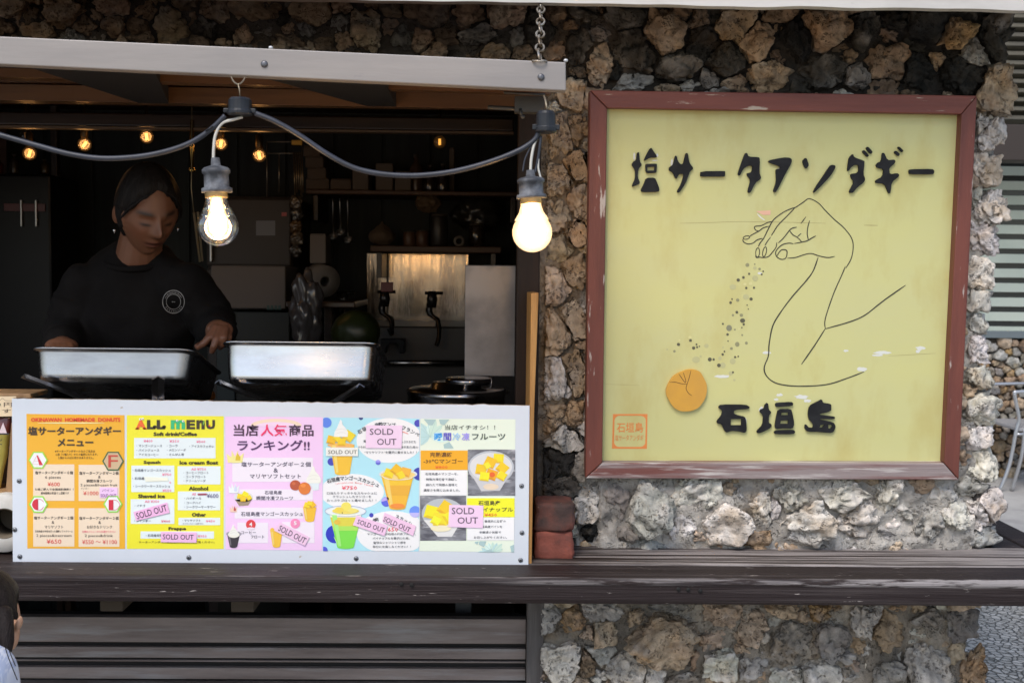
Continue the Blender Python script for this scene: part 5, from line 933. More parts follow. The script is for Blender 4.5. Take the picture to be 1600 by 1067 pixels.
bagp = [(-60, 652), (17.5, 652), (17, 676), (14, 690), (12, 712), (6, 735), (2, 760), (-60, 762)]
bg_ = thing('snack_bag', tuple(P(-25, 762, 2.52)), 'maroon and yellow snack bag propped in the wooden display rack', 'snack bag')
m = MB(); nx, nz = 14, 18; V = []
for side in (-1, 1):
    for j in range(nz + 1):
        y = 653 + (762 - 653) * j / nz; xr = np.interp(y, [652, 676, 690, 712, 735, 762], [17.5, 17, 14, 12, 6, 1])
        for i in range(nx + 1):
            x = -62 + (xr + 62) * i / nx; e = math.sin(math.pi * i / nx) ** .6 * math.sin(math.pi * min(1, j / nz + .02)) ** .5
            wv = .004 * noise.noise(Vector((x * .12, y * .08, side))); V.append(P(x, y, 2.535) + Vector((0, side * (.018 * e) + wv * e, 0)))
K = (nx + 1) * (nz + 1)
for sd_i in range(2):
    for j in range(nz):
        for i in range(nx):
            a_ = sd_i * K + j * (nx + 1) + i; f = (a_, a_ + nx + 1, a_ + nx + 2, a_ + 1)
            m.f.append(f if sd_i == 0 else f[::-1]); m.m.append(0 if j < 4 else 1); m.sm.append(True)
m.v = [tuple(p) for p in V]
m.build('pouch', [M('bag_maroon', (.17, .03, .028), .3, coat=.5), M('bag_yellow', (.62, .55, .13), .3, coat=.5, col2=(.5, .42, .08), scale=9)], bg_, weld=True)
a = Art(Pl((0, 2.513, 1), (0, -1, 0))); a.text('ー', -4, 3, 694, 1.4, (30, 30, 30), 2, .05); a.text('ん', -6, 3, 686, 6, (30, 30, 30), 2, .02); a.poly([(-2, 677), (5, 660), (11, 677)], (216, 196, 200), 1.5); a.rect(-40, 676.5, 14, 679, (40, 32, 34), 1.6); a.build('print', bg_)
pr = thing('paper_roll', tuple(P(-4, 858, 2.49)), 'white paper roll with a dark core at the left end of the menu board', 'paper roll')
m = MB(); c = P(6, 818, 2.47); m.lathe([(.034, 0), (.062, 0), (.064, .003), (.064, .09), (.034, .09), (.034, 0)], c, 36, axis=(-.12, 1, .0)); m.build('roll', M('roll_paper', (.66, .64, .6), .8, col2=(.6, .57, .52), scale=30), pr)
m = MB(); m.lathe([(.0335, .001), (.0335, .088), (.031, .088), (.031, .001), (.0335, .001)], c, 28, axis=(-.12, 1, 0)); m.lathe([(.031, .08), (0, .08)], c, 28, axis=(-.12, 1, 0)); m.build('core', M('roll_core', (.14, .11, .075), .8), pr)

# ------------------------------------------------------------------ aluminium chair by the cafe
cm = M('chair_alloy', (.55, .56, .58), .35, .9)
Yc = 7.8; chr_ = thing('metal_chair', tuple(P(1600, 770, Yc)), 'silver metal tube armchair on the pavement before the neighbouring stone wall', 'chair')
def ctube(name, pts, r_=.013): m = MB(); m.tube(crom(pts, 6), r_, 10); return m.build(name, cm, chr_)
zA, zS = WZ(612, Yc, 1595), .45; xf = WX(1573, Yc, 760); s_ = (0, .52)
for dy in s_:
    ctube('arm_leg', [Vector((WX(1572, Yc), Yc + dy, .012)), Vector((WX(1586, Yc), Yc + dy, .2)), Vector((WX(1594, Yc), Yc + dy, .42)), Vector((WX(1598, Yc), Yc + dy, .52)), Vector((WX(1592, Yc), Yc + dy, zA - .07)), Vector((WX(1590, Yc), Yc + dy, zA - .012)), Vector((WX(1596, Yc), Yc + dy, zA)), Vector((WX(1660, Yc), Yc + dy, zA + .01)), Vector((WX(1690, Yc), Yc + dy, zA + .02))])
    ctube('leg', [Vector((WX(1608, Yc), Yc + dy, zS)), Vector((WX(1604, Yc), Yc + dy, .25)), Vector((WX(1594, Yc), Yc + dy + .03, .012))])
    ctube('leg', [Vector((WX(1690, Yc), Yc + dy, .86)), Vector((WX(1690, Yc), Yc + dy, .5)), Vector((WX(1706, Yc), Yc + dy, .012))])
ctube('crossbar', [Vector((WX(1594, Yc), Yc, .41)), Vector((WX(1650, Yc), Yc + .01, .42)), Vector((WX(1690, Yc), Yc, .42))], .01)
boxo('seat', (WX(1598, Yc), Yc, .43), (WX(1690, Yc), Yc + .52, .455), M('seat_weave', (.3, .3, .31), .5), chr_, .006)
for z in (.62, .70, .78): boxo('back_slat', (WX(1689, Yc), Yc + .02, z), (WX(1694, Yc), Yc + .5, z + .05), cm, chr_, .004)
# ------------------------------------------------------------------ inside the shop, colours darkened to stand for the dim room
GOLD = dict(emit=(1, .55, .16))
for i, (px, py, Y, on, lb) in enumerate(((132, 226, 3.5, 1, 'small lit globe bulb second from the left inside the shop'), (229, 214, 3.5, 1, 'small lit globe bulb above the assistant, highest of the row'), (345, 225, 3.5, 1, 'small lit globe bulb behind the left hanging lamp'),
    (405, 243, 3.5, 1, 'small lit globe bulb beside the wire rack'), (46, 240, 3.5, 1, 'small lit globe bulb at the far left inside the shop'), (687, 222, 3.7, .25, 'dim globe bulb near the right side of the dark shop'), (40, 212, 3.7, 0, 'unlit globe bulb at the far left above the lit one'))):
    c = P(px, py, Y); o = thing('globe_bulb', tuple(c), lb, 'bulb', 'globe bulbs in the shop'); r_ = .021
    m = MB(); m.ball(c, r_, 12); m.build('glass', glass_mat('globe_glass_%d' % int(on * 4), (.98, .9, .75), .02, .06, (1, .42, .1) if on else None, .06 * on, 2.0), o)
    m = MB(); t_ = [(1, .5), (-.1, 1), (.5, 1), (-.35, 1), (.6, .6), (0, 1), (0, 1)][i]; ax = Vector((t_[0] * .5, -.3, t_[1])).normalized()
    m.tube([c - ax * .0095, c + ax * .0095], .0042, 8)
    m.build('filament', M('globe_fil_%d' % int(on * 4), (.6, .4, .2), .5, emit=(1, .47, .085), es=3.4 * on), o)
    if on == 1:
        ld = bpy.data.lights.new('globe_light', 'POINT'); ld.energy = .14; ld.color = (1, .5, .18); ld.shadow_soft_size = .02; lo_ = bpy.data.objects.new('globe_light', ld); COL.objects.link(lo_); lo_.parent = o
    m = MB(); m.lathe([(.009, .02), (.011, .024), (.011, .06), (.005, .065), (.003, .4 if Y < 3.6 else .38), (0, .4 if Y < 3.6 else .38)], c, 12); m.build('socket', M('brass_dark', (.07, .045, .02), .4, .8), o)
# hanging rail and upper shelf at the back of the opening
boxr = thing('shelf_rail', (-.9, 3.3, 1.86), 'dark timber rail across the shop under the ceiling', 'rail')
boxo('beam', (XL, 3.3, WZ(200, 3.3, 400)), (.06, 3.36, WZ(180, 3.3, 400)), DARKB, boxr, .004)
boxo('edge_strip', (XL, 3.296, WZ(205, 3.3, 400)), (.06, 3.33, WZ(201, 3.3, 400)), M('strip_wood', (.11, .065, .035), .5), boxr, .001)
SHW = M('shelf_wood', (.10, .048, .026), .5, col2=(.06, .028, .015), scale=6, stretch=(.5, 7, 7))
def shelf(label, x0, x1, y, Y, dep=.3, th=7):
    o = thing('wall_shelf', (WX((x0 + x1) / 2, Y), Y, WZ(y + th, Y)), label, 'shelf'); boxo('board', (WX(x0, Y), Y, WZ(y + th, Y)), (WX(x1, Y), Y + dep, WZ(y, Y)), SHW, o, .004)
    for x in (x0 + 12, x1 - 12): boxo('bracket', (WX(x, Y) - .01, Y + .05, WZ(y + th, Y) - .1), (WX(x, Y) + .01, 4.785, WZ(y + th, Y) - .001), DARKB, o, .002)
    return o
shelf('upper wooden wall shelf carrying cartons in the shop', 478, 812, 300, 4.45); shelf('lower wooden wall shelf above the steel splash panel', 578, 782, 386, 4.4, .3, 10)
CARD = M('carton_card', (.15, .11, .08), .8, col2=(.12, .09, .065), scale=5); PALE = M('pale_carton', (.17, .14, .115), .8); CUPM = M('paper_cup', (.38, .32, .26), .6)
def carton(x0, y0, x1, y1, Y, dep, lb, mat=CARD, grp=None, cat='box', name='carton'):
    o = thing(name, (WX((x0 + x1) / 2, Y), Y, WZ(y1, Y)), lb, cat, grp)
    boxo('body', (WX(x0, Y), Y, WZ(y1, Y)), (WX(x1, Y), Y + dep, WZ(y0, Y) - .002), mat, o, .004)
    w_ = WX(x1, Y) - WX(x0, Y); boxo('flap', (WX(x0, Y) + .003, Y + .003, WZ(y0, Y) - .0015), (WX(x1, Y) - .003, Y + dep * .48, WZ(y0, Y) + .0005), mat, o, 0)
    return o
carton(478, 283, 514, 300, 4.5, .2, 'bottom carton of the stack of four on the upper shelf', grp='cartons on the upper shelf'); carton(480, 266, 509, 283, 4.5, .2, 'second carton from the bottom of the stack on the upper shelf', grp='cartons on the upper shelf')
carton(477, 249, 505, 266, 4.5, .2, 'third carton from the bottom of the stack on the upper shelf', grp='cartons on the upper shelf'); carton(474, 232, 500, 249, 4.5, .2, 'top carton of the stack on the upper shelf', grp='cartons on the upper shelf')
carton(516, 283, 548, 300, 4.5, .2, 'single low carton beside the stack on the upper shelf', grp='cartons on the upper shelf')
carton(550, 266, 575, 300, 4.5, .15, 'leftmost of three tall pale cartons on the upper shelf', PALE, 'tall cartons on the upper shelf'); carton(586, 258, 613, 300, 4.5, .15, 'tallest of the three pale cartons, with a brown lid', PALE, 'tall cartons on the upper shelf'); carton(616, 270, 641, 300, 4.5, .15, 'rightmost of three tall pale cartons on the upper shelf', PALE, 'tall cartons on the upper shelf')
GLD = M('dark_bottle', (.03, .02, .015), .15, coat=.5)
def bottle(x, yb, yt, r_, Y, lb, mat=GLD, cat='bottle', name='bottle', neck=True, grp='bottles and jars on the shelves'):
    o = thing(name, tuple(P(x, yb, Y)), lb, cat, grp); s_ = Y / F; b = P(x, yb, Y); h = (yb - yt) * s_; r_ *= s_; m = MB()
    pf = [(0, 0), (r_ * .95, 0), (r_, h * .04), (r_, h * .6), (r_ * .8, h * .7), (r_ * .35, h * .78), (r_ * .33, h * .94)] if neck else [(0, 0), (r_ * .9, 0), (r_, h * .05), (r_, h * .86), (r_ * .9, h * .92)]
    m.lathe(pf, b, 20); m.build('body', mat, o); m = MB(); kr = r_ * (.4 if neck else .95); m.lathe([(0, h * .92), (kr, h * .92), (kr, h), (0, h)], b, 16); m.build('cap', M('cap_dark', (.06, .05, .04), .5), o); return o
bottle(650, 300, 242, 11, 4.55, 'brown bottle at the left of the bottle row on the upper shelf', M('brown_glass', (.08, .045, .03), .25)); bottle(672, 300, 258, 11, 4.55, 'squat dark bottle second in the row on the upper shelf'); bottle(692, 300, 256, 10, 4.55, 'slim dark bottle third in the row on the upper shelf')
carton(700, 232, 708, 300, 4.6, .1, 'thin upright pale panel at the right of the bottle row', PALE, cat='panel', name='upright_panel')
bottle(686, 384, 335, 14, 4.45, 'tall grey canister on the lower shelf', M('canister', (.045, .042, .04), .4, .4), 'canister', 'canister', False); bottle(640, 386, 362, 10, 4.45, 'small brown jar left of the canister on the lower shelf', M('jar_brown', (.10, .05, .03), .4), 'jar', 'jar', False); bottle(660, 386, 360, 10, 4.45, 'small brown jar touching the canister on the lower shelf', MATS['jar_brown'], 'jar', 'jar', False)
bottle(745, 386, 350, 13, 4.5, 'wide dark jar at the right end of the lower shelf', GLD, 'jar', 'jar', False)
tp = thing('tape_roll', tuple(P(717, 385, 4.42)), 'small pale tape roll standing on the lower shelf', 'tape'); m = MB(); m.lathe([(.012, 0), (.021, 0), (.021, .03), (.012, .03), (.012, 0)], P(717, 377, 4.42), 24, axis=(0, 1, 0)); m.build('ring', M('tape_pale', (.17, .15, .13), .6), tp)
def lump(name, lb, cat, c, rr, mat, seed, amp=.18, top=0, par=None):
    o = par or thing(name, tuple(Vector(c) - Vector((0, 0, rr[2]))), lb, cat); d, f = ico(4); V = []
    for x in d:
        v = Vector(x); e = 1 + amp * noise.fractal(v * 2 + Vector((seed, 0, 0)), 1, 2, 4); z = v.z * rr[2] * e; sx = 1
        if top and v.z > .1: sx = max(.16, 1 - (v.z - .1) * top); z *= 1.35
        V.append(Vector(c) + Vector((v.x * rr[0] * e * sx, v.y * rr[1] * e * sx, z)))
    m = MB(); m.add(V, f, 0, True); m.build('bag' if not par else 'part', mat, o); return o
lump('tied_bag', 'pale tied bag standing at the left end of the lower shelf', 'bag', P(597, 368, 4.5), (.052, .05, .04), M('bag_cloth', (.13, .09, .06), .8), 4, .12, 1.0)
lump('paper_bag', 'crumpled brown paper bag hanging under the upper shelf', 'bag', P(668, 318, 4.48), (.045, .03, .035), M('kraft', (.12, .08, .045), .8), 7, .3)
lump('plastic_bag', 'crumpled clear plastic bag heaped right of the canister', 'bag', P(745, 335, 4.6), (.09, .05, .07), M('grey_film', (.03, .03, .029), .28, coat=.2), 11, .3)
lump('plastic_bag', 'long crumpled translucent bag hanging above the right tray', 'bag', P(478, 490, 3.7), (.05, .04, .13), M('milky_film', (.075, .07, .072), .22, coat=.4), 15, .45)
lump('melon', 'dark green melon behind the right tray', 'fruit', P(556, 520, 3.5), (.075, .07, .07), M('melon_green', (.024, .034, .008), .4, col2=(.012, .018, .006), scale=5), 18, .04)
# fridge, cartons and paper roll behind the lamp
frg = thing('refrigerator', (WX(392, 4.3), 4.3, .03), 'grey refrigerator behind the left hanging lamp', 'refrigerator'); FM = M('fridge_grey', (.062, .053, .05), .5, spec=.3)
boxo('body', (WX(322, 4.3), 4.33, .03), (WX(456, 4.3), 4.75, WZ(306, 4.3, 400)), FM, frg, .01); boxo('door', (WX(323, 4.3), 4.30, .1), (WX(455, 4.3), 4.326, WZ(420, 4.3, 400)), FM, frg, .008); boxo('door', (WX(323, 4.3), 4.30, WZ(416, 4.3, 400)), (WX(455, 4.3), 4.326, WZ(310, 4.3, 400)), FM, frg, .008)
boxo('handle', (WX(330, 4.3), 4.275, WZ(410, 4.3, 400)), (WX(334, 4.3), 4.298, WZ(350, 4.3, 400)), M('bolt_steel', (.4, .4, .4), .35, 1), frg, .003)
a = Art(Pl((0, 4.298, 1), (0, -1, 0))); a.rect(400, 345, 430, 368, (90, 90, 98), 1); a.rect(440, 332, 448, 338, (170, 60, 60), 1); a.build('paper_slip', frg)
wc = carton(330, 420, 446, 486, 3.9, .25, 'white printed carton with green marks below the refrigerator door', M('white_carton', (.15, .13, .118), .8)); a = Art(Pl((0, 3.899, 1), (0, -1, 0)))
for q_ in ([(352, 452), (375, 438), (372, 448), (356, 458)], [(398, 458), (420, 455), (421, 460), (399, 461)], [(352, 478), (362, 475), (363, 480), (353, 481)]): a.poly(q_, (120, 74, 62) if q_[0][1] < 455 else (50, 90, 84), 1)
for i in range(4): a = Art(Pl((0, 3.899, 1), (0, -1, 0))); a.rect(417 + i * 6, 477, 421 + i * 6, 484, (32, 66, 60), 1); a.build('printed_mark', wc)
boxb = thing('dark_crate', (WX(390, 3.92), 3.92, 1.0), 'black crate holding up the white printed carton', 'crate'); boxo('body', (WX(336, 3.92), 3.93, .03), (WX(452, 3.92), 4.2, WZ(487, 3.92, 390)), M('crate_black', (.012, .014, .012), .5), boxb, .004); boxo('panel', (WX(338, 3.92), 3.92, WZ(520, 3.9, 390) - .3), (WX(366, 3.92), 3.928, WZ(489, 3.92, 390)), M('teal_panel', (.02, .032, .036), .5), boxb, .002)
carton(484, 369, 509, 415, 4.0, .12, 'tall white carton standing above the paper towel roll', M('white_carton', (.15, .13, .118), .8))
tw = thing('towel_roll', tuple(P(505, 463, 3.95)), 'white kitchen paper roll lying behind the plastic bag', 'paper roll'); m = MB(); m.lathe([(.018, 0), (.055, 0), (.055, .07), (.018, .07), (.018, 0)], P(508, 440, 3.95), 30, axis=(-.55, 1, .15)); m.build('roll', M('towel_white', (.16, .145, .13), .85), tw)
tb = thing('side_table', (WX(500, 3.95), 4.0, .03), 'dark table under the towel roll and plastic bag', 'table'); boxo('top', (WX(455, 3.9), 3.8, WZ(470, 3.9, 500) - .02), (WX(560, 3.9), 4.2, WZ(470, 3.9, 500)), DARKB, tb, .004); boxo('leg', (WX(500, 3.9), 4.0, .03), (WX(512, 3.9), 4.05, WZ(470, 3.9, 500) - .02), DARKB, tb, .002)
# wire rack with hanging tools
wr = thing('wire_rack', tuple(P(445, 300, 4.1)), 'thin wire rack with hanging tools beside the stacked cartons', 'rack'); RW = M('rack_wire', (.30, .27, .23), .35, .8)
m = MB()
for a_, b_ in (((417, 222), (472, 222)), ((417, 240), (472, 240)), ((417, 222), (417, 308)), ((436, 240), (436, 300)), ((472, 222), (472, 308))): m.tube([P(*a_, 4.1), P(*b_, 4.1)], .0022, 6)
m.build('frame', RW, wr); m = MB()
for i in range(5): m.tube([P(459 + 3.2 * i, 238, 4.09), P(461 + 3.2 * i, 305 - 4 * (i % 3), 4.07)], .0022, 6)
m.build('chopsticks', M('tool_brass', (.24, .18, .1), .3, .7), wr); boxo('tag', (WX(457, 4.08), 4.06, WZ(228, 4.08, 465)), (WX(474, 4.08), 4.08, WZ(220, 4.08, 465)), M('tag_gold', (.5, .34, .08), .3, .6), wr, .002)
# splash panel, beer taps, hanging sheet, pot
sp = thing('splash_panel', (WX(650, 4.7), 4.7, 1.2), 'stainless steel splash panel mirroring the small bulbs behind the taps', 'panel'); SPM = M('splash_steel', (.30, .26, .22), .13, 1, col2=(.2, .17, .15), scale=5, stretch=(3, 3, .5), bump=.35, bscale=6)
boxo('sheet', (WX(572, 4.7), 4.70, WZ(508, 4.7, 650)), (WX(732, 4.7), 4.715, WZ(396, 4.7, 650)), SPM, sp, .003); boxo('fold', (WX(604, 4.7), 4.695, WZ(508, 4.7, 650)), (WX(607, 4.7), 4.699, WZ(396, 4.7, 650)), M('seam_dark', (.05, .05, .05), .4), sp, 0)
ctr = thing('back_counter', (WX(650, 4.2), 4.2, .03), 'dark back counter with a steel edge below the taps', 'counter'); boxo('cabinet', (WX(540, 4.2), 4.2, .03), (WX(845, 4.2), 4.69, WZ(510, 4.2, 650)), M('counter_grey', (.05, .045, .042), .4, .5), ctr, .006)
m = MB(); m.tube([P(592, 567, 4.15), P(728, 567, 4.15)], .011, 12); m.build('edge_rail', M('rail_steel', (.45, .42, .4), .25, 1), ctr)
def tap(x, y0, y1, lb):
    o = thing('beer_tap', tuple(P(x, y1, 4.1)), lb, 'tap', 'taps on the back counter'); TM = M('tap_black', (.035, .034, .034), .22, .6); m = MB()
    m.tube(crom([P(x - 4, y0 + 6, 4.1), P(x - 7, y0 + 30, 4.1), P(x + 6, y0 + 44, 4.08), P(x + 8, y0 + 66, 4.06), P(x + 4, y1 - 6, 4.05)], 6), [.012 if i < 8 else .008 for i in range(25)], 10); m.build('spout', TM, o)
    m = MB(); m.lathe([(.0, .03), (.014, .03), (.02, .0), (.016, -.03), (0, -.03)], P(x - 3, y0 + 10, 4.1), 14); m.tube([P(x - 14, y0, 4.1), P(x + 14, y0, 4.1)], .006, 8); m.build('handle', TM, o)
    m = MB(); m.tube([P(x + 4, y0 + 40, 4.1), Vector((P(x + 4, y0, 4.1).x, 4.22, P(x, y0 + 44, 4.1).z)), Vector((P(x + 4, y0, 4.1).x, 4.24, WZ(512, 4.2, 650)))], .009, 8); m.build('pipe', TM, o)
tap(604, 456, 520, 'left black beer tap below the red tag'); tap(678, 458, 546, 'right black beer tap before the bright splash panel'); tap(540, 458, 505, 'far left black tap above the melon')
rt = thing('red_tag', tuple(P(604, 456, 4.09)), 'small dark red tag on top of the left beer tap', 'tag'); boxo('card', (WX(595, 4.09), 4.085, WZ(456, 4.09, 604)), (WX(614, 4.09), 4.095, WZ(441, 4.09, 604)), M('tag_red', (.13, .03, .03), .5), rt, .002)
hs = thing('steel_sheet', tuple(P(765, 588, 2.95)), 'upright grey scratched steel sheet at the right of the hatch', 'steel sheet')
f_ = [P(x, y, 2.95) for x, y in ((727, 414), (806, 414.5), (804, 588.5), (725.5, 588))]; m = MB(); m.prism(f_, [p + Vector((0, .004, 0)) for p in f_]); m.build('sheet', M('sheet_grey', (.25, .235, .235), .42, .85, col2=(.19, .18, .18), scale=6, rvar=.15, bump=.25, bscale=7), hs, bevel=.002)
m = MB(); m.tube([P(768, 588, 2.955), P(768, 612, 2.955)], .004, 8); m.lathe([(.045, 0), (.045, .006), (0, .008)], P(768, 614, 2.955), 20); m.build('stand', MATS['bolt_steel'], hs)
pt_ = thing('steel_pot', tuple(P(715, 660, 2.85)), 'wide round steel pot with a raised lid behind the menu board', 'pot'); PTM = M('pot_steel', (.3, .3, .31), .22, 1); c = P(713, 612, 2.85); kk = 2.85 / F
m = MB(); m.lathe([(0, -.1), (74 * kk, -.1), (76 * kk, -.012), (78 * kk, -.004), (78 * kk, .006), (73 * kk, .009), (40 * kk, .01), (38 * kk, .024), (0, .026)], c, 48); m.build('body', PTM, pt_); m = MB(); m.lathe([(0, .02), (34 * kk, .02), (36 * kk, .0255), (36 * kk, .034), (33 * kk, .036), (0, .036)], c + Vector((.03, 0, 0)), 40); m.build('lid', PTM, pt_)
og = lump('orange', 'small orange fruit peeping between the two trays', 'fruit', P(325, 618, 2.85), (.018, .018, .016), M('orange_skin', (.5, .16, .03), .5, bump=.3, bscale=120), 2, .03)
# dark machine and cord on the left
mc = thing('coffee_machine', (WX(40, 4.3), 4.3, 1.0), 'black coffee machine with two bright upright strips at the far left', 'machine'); boxo('body', (WX(-40, 4.3), 4.3, .9), (WX(82, 4.3), 4.6, WZ(272, 4.3, 40)), M('machine_black', (.006, .006, .007), .35, spec=.2), mc, .01)
for x in (36, 59): boxo('strip', (WX(x - 1.2, 4.29), 4.285, WZ(354, 4.29, x)), (WX(x + 1.2, 4.29), 4.299, WZ(313, 4.29, x)), M('bolt_steel', (.4, .4, .4), .35, 1), mc, .001)
boxo('label_strip', (WX(8, 4.29), 4.294, WZ(330, 4.29, 20)), (WX(72, 4.29), 4.299, WZ(318, 4.29, 20)), M('strip_red', (.09, .012, .014), .4), mc, .001)
mt_ = thing('machine_table', (WX(40, 4.4), 4.4, .03), 'dark stand under the black coffee machine', 'table'); boxo('top', (WX(-60, 4.3), 4.25, .86), (WX(110, 4.3), 4.7, .898), DARKB, mt_, .004); boxo('leg', (WX(-40, 4.3), 4.4, .03), (WX(-30, 4.3), 4.45, .86), DARKB, mt_, .002); boxo('leg', (WX(80, 4.3), 4.4, .03), (WX(90, 4.3), 4.45, .86), DARKB, mt_, .002)
bc_ = thing('bead_cord', tuple(P(312, 406, 3.2)), 'pair of thin beaded cords hanging left of the glowing bulb', 'cord'); m = MB(); pA, pB, pC = P(299, 296, 3.2), P(303, 334, 3.2), P(312, 408, 3.2); BM = M('bead_pale', (.3, .24, .15), .3, .5)
m.tube([P(300, 150, 3.2), pA, pB], .0016, 6)
for i in range(26): t = i / 25; c = pB.lerp(pC, t); m.ball(c, .0036, 5); m.ball(c + Vector((.011 - .004 * t, 0, .002)), .0036, 5)
m.build('beads', BM, bc_); br_ = thing('glint_rod', tuple(P(300, 268, 3.3)), 'thin rod coloured as the gold reflection on a pipe, behind the cable over the beaded cords', 'rod'); m = MB(); m.tube([P(300, 188, 3.298), P(300, 268, 3.3)], .0055, 10); m.lathe([(0, 0), (.009, .002), (.009, .01), (.0055, .014)], P(300, 270, 3.3), 12); m.build('rod', M('glint_gold', (.55, .36, .1), .25, 1), br_)  # gold reflection of a pipe put into this rod's colour

# more kitchen clutter in the gloom
dsp = thing('drink_dispenser', tuple(P(612, 562, 4.1)), 'black arched dispenser base below the left beer tap', 'dispenser'); f_ = [P(x, y, 4.1) for x, y in ((594, 530), (632, 530), (632, 552), (624, 552), (623, 542), (618, 536), (610, 536), (604, 542), (603, 552), (594, 552))]; m = MB(); m.prism(f_, [p + Vector((0, .08, 0)) for p in f_]); m.build('base', M('machine_black', (.006, .006, .007), .35), dsp, bevel=.003)
ps = thing('wall_poster', (WX(-10, 4.6), 4.6, WZ(276, 4.6, 0)), 'dull red brown paper poster at the top left of the dark shop', 'poster'); boxo('paper', (WX(-60, 4.6), 4.6, WZ(276, 4.6, 0)), (WX(14, 4.6), 4.603, WZ(192, 4.6, 0)), M('poster_brown', (.07, .032, .022), .7, col2=(.045, .02, .015), scale=6), ps, 0); boxo('post', (WX(82, 4.6), 4.6, .03), (WX(92, 4.6), 4.64, 2.14), DARKB, thing('wall_post', (WX(87, 4.6), 4.6, .03), 'dark upright timber post left of the assistant', 'post'), .003)
for i, (x, h, cl) in enumerate(((-2, 24, (.06, .01, .01)), (22, 30, (.03, .022, .018)), (70, 22, (.045, .03, .012)))):
    bottle(x, 272, 272 - h, 7, 4.45, ('small dark red bottle leftmost on the coffee machine', 'tall brown bottle between the red bottle and the amber one on the coffee machine', 'short amber bottle at the right end of the coffee machine')[i], M('syrup_%d' % i, cl, .25), grp='syrup bottles on the coffee machine')
for i, (x, y0, y1) in enumerate(((520, 316, 372), (531, 316, 366), (543, 316, 378))):
    o = thing('hanging_ladle', tuple(P(x, y1, 4.5)), ('steel ladle hanging leftmost under the upper shelf', 'shortest of the three ladles hanging under the upper shelf', 'longest ladle, hanging rightmost under the upper shelf')[i], 'ladle', 'ladles under the upper shelf'); m = MB(); m.tube([P(x, 309, 4.5), P(x, y0, 4.5), P(x + 1, y1 - 6, 4.5)], .003, 6); m.build('handle', MATS['bolt_steel'], o); m = MB(); m.lathe([(0, -.018), (.014, -.014), (.019, 0), (.017, 0), (.012, -.012), (0, -.015)], P(x + 1, y1 - 4, 4.49), 16, axis=(0, -.6, .8)); m.build('bowl', MATS['bolt_steel'], o)
for i in range(5):
    x = 448 + 2.5 * (i % 2); y = 316 + i * 19
    lump('snack_packet', ('top crinkled packet of the hanging strip beside the refrigerator', 'second crinkled packet from the top of the hanging strip', 'middle crinkled packet of the hanging strip', 'second crinkled packet from the bottom of the hanging strip', 'bottom crinkled packet of the hanging strip above the plastic bag')[i], 'packet', P(x + 14, y, 4.15), (.022, .012, .023), M('packet_%d' % (i % 3), ((.09, .07, .05), (.05, .045, .04), (.10, .06, .03))[i % 3], .25, coat=.6), 30 + i, .35)
# ------------------------------------------------------------------ people: one continuous skin each, clothing and hair as children
def cone(m, a, b, r0, r1, n=18):
    a, b = Vector(a), Vector(b); k_ = 9
    m.tube([a.lerp(b, i / k_) for i in range(k_ + 1)], [r0 + (r1 - r0) * i / k_ for i in range(k_ + 1)], n); m.ball(a, r0, 9); m.ball(b, r1, 9)
def chain(m, pts, rs):
    for i in range(len(pts) - 1): cone(m, pts[i], pts[i + 1], rs[i], rs[i + 1])
def solid(m, vox, smooth=3, name='t', decim=0):
    o = m.build(name, []); md = o.modifiers.new('r', 'REMESH'); md.mode = 'VOXEL'; md.voxel_size = vox; md.use_smooth_shade = True
    if smooth: s_ = o.modifiers.new('s', 'SMOOTH'); s_.iterations = smooth; s_.factor = .5
    dg = bpy.context.evaluated_depsgraph_get(); dg.update(); me = bpy.data.meshes.new_from_object(o.evaluated_get(dg)); bpy.data.objects.remove(o)
    return me
def place(me, name, mats, parent):
    o = bpy.data.objects.new(name, me); COL.objects.link(o); o.parent = parent; me.transform(Matrix.Translation(-wloc(parent))); me.materials.clear()
    for mt in (mats if isinstance(mats, list) else [mats]): me.materials.append(mt)
    me.polygons.foreach_set('use_smooth', [True] * len(me.polygons)); return o
def gss(d, c, w_): return math.exp(-((d - Vector(c)).length / w_) ** 2)
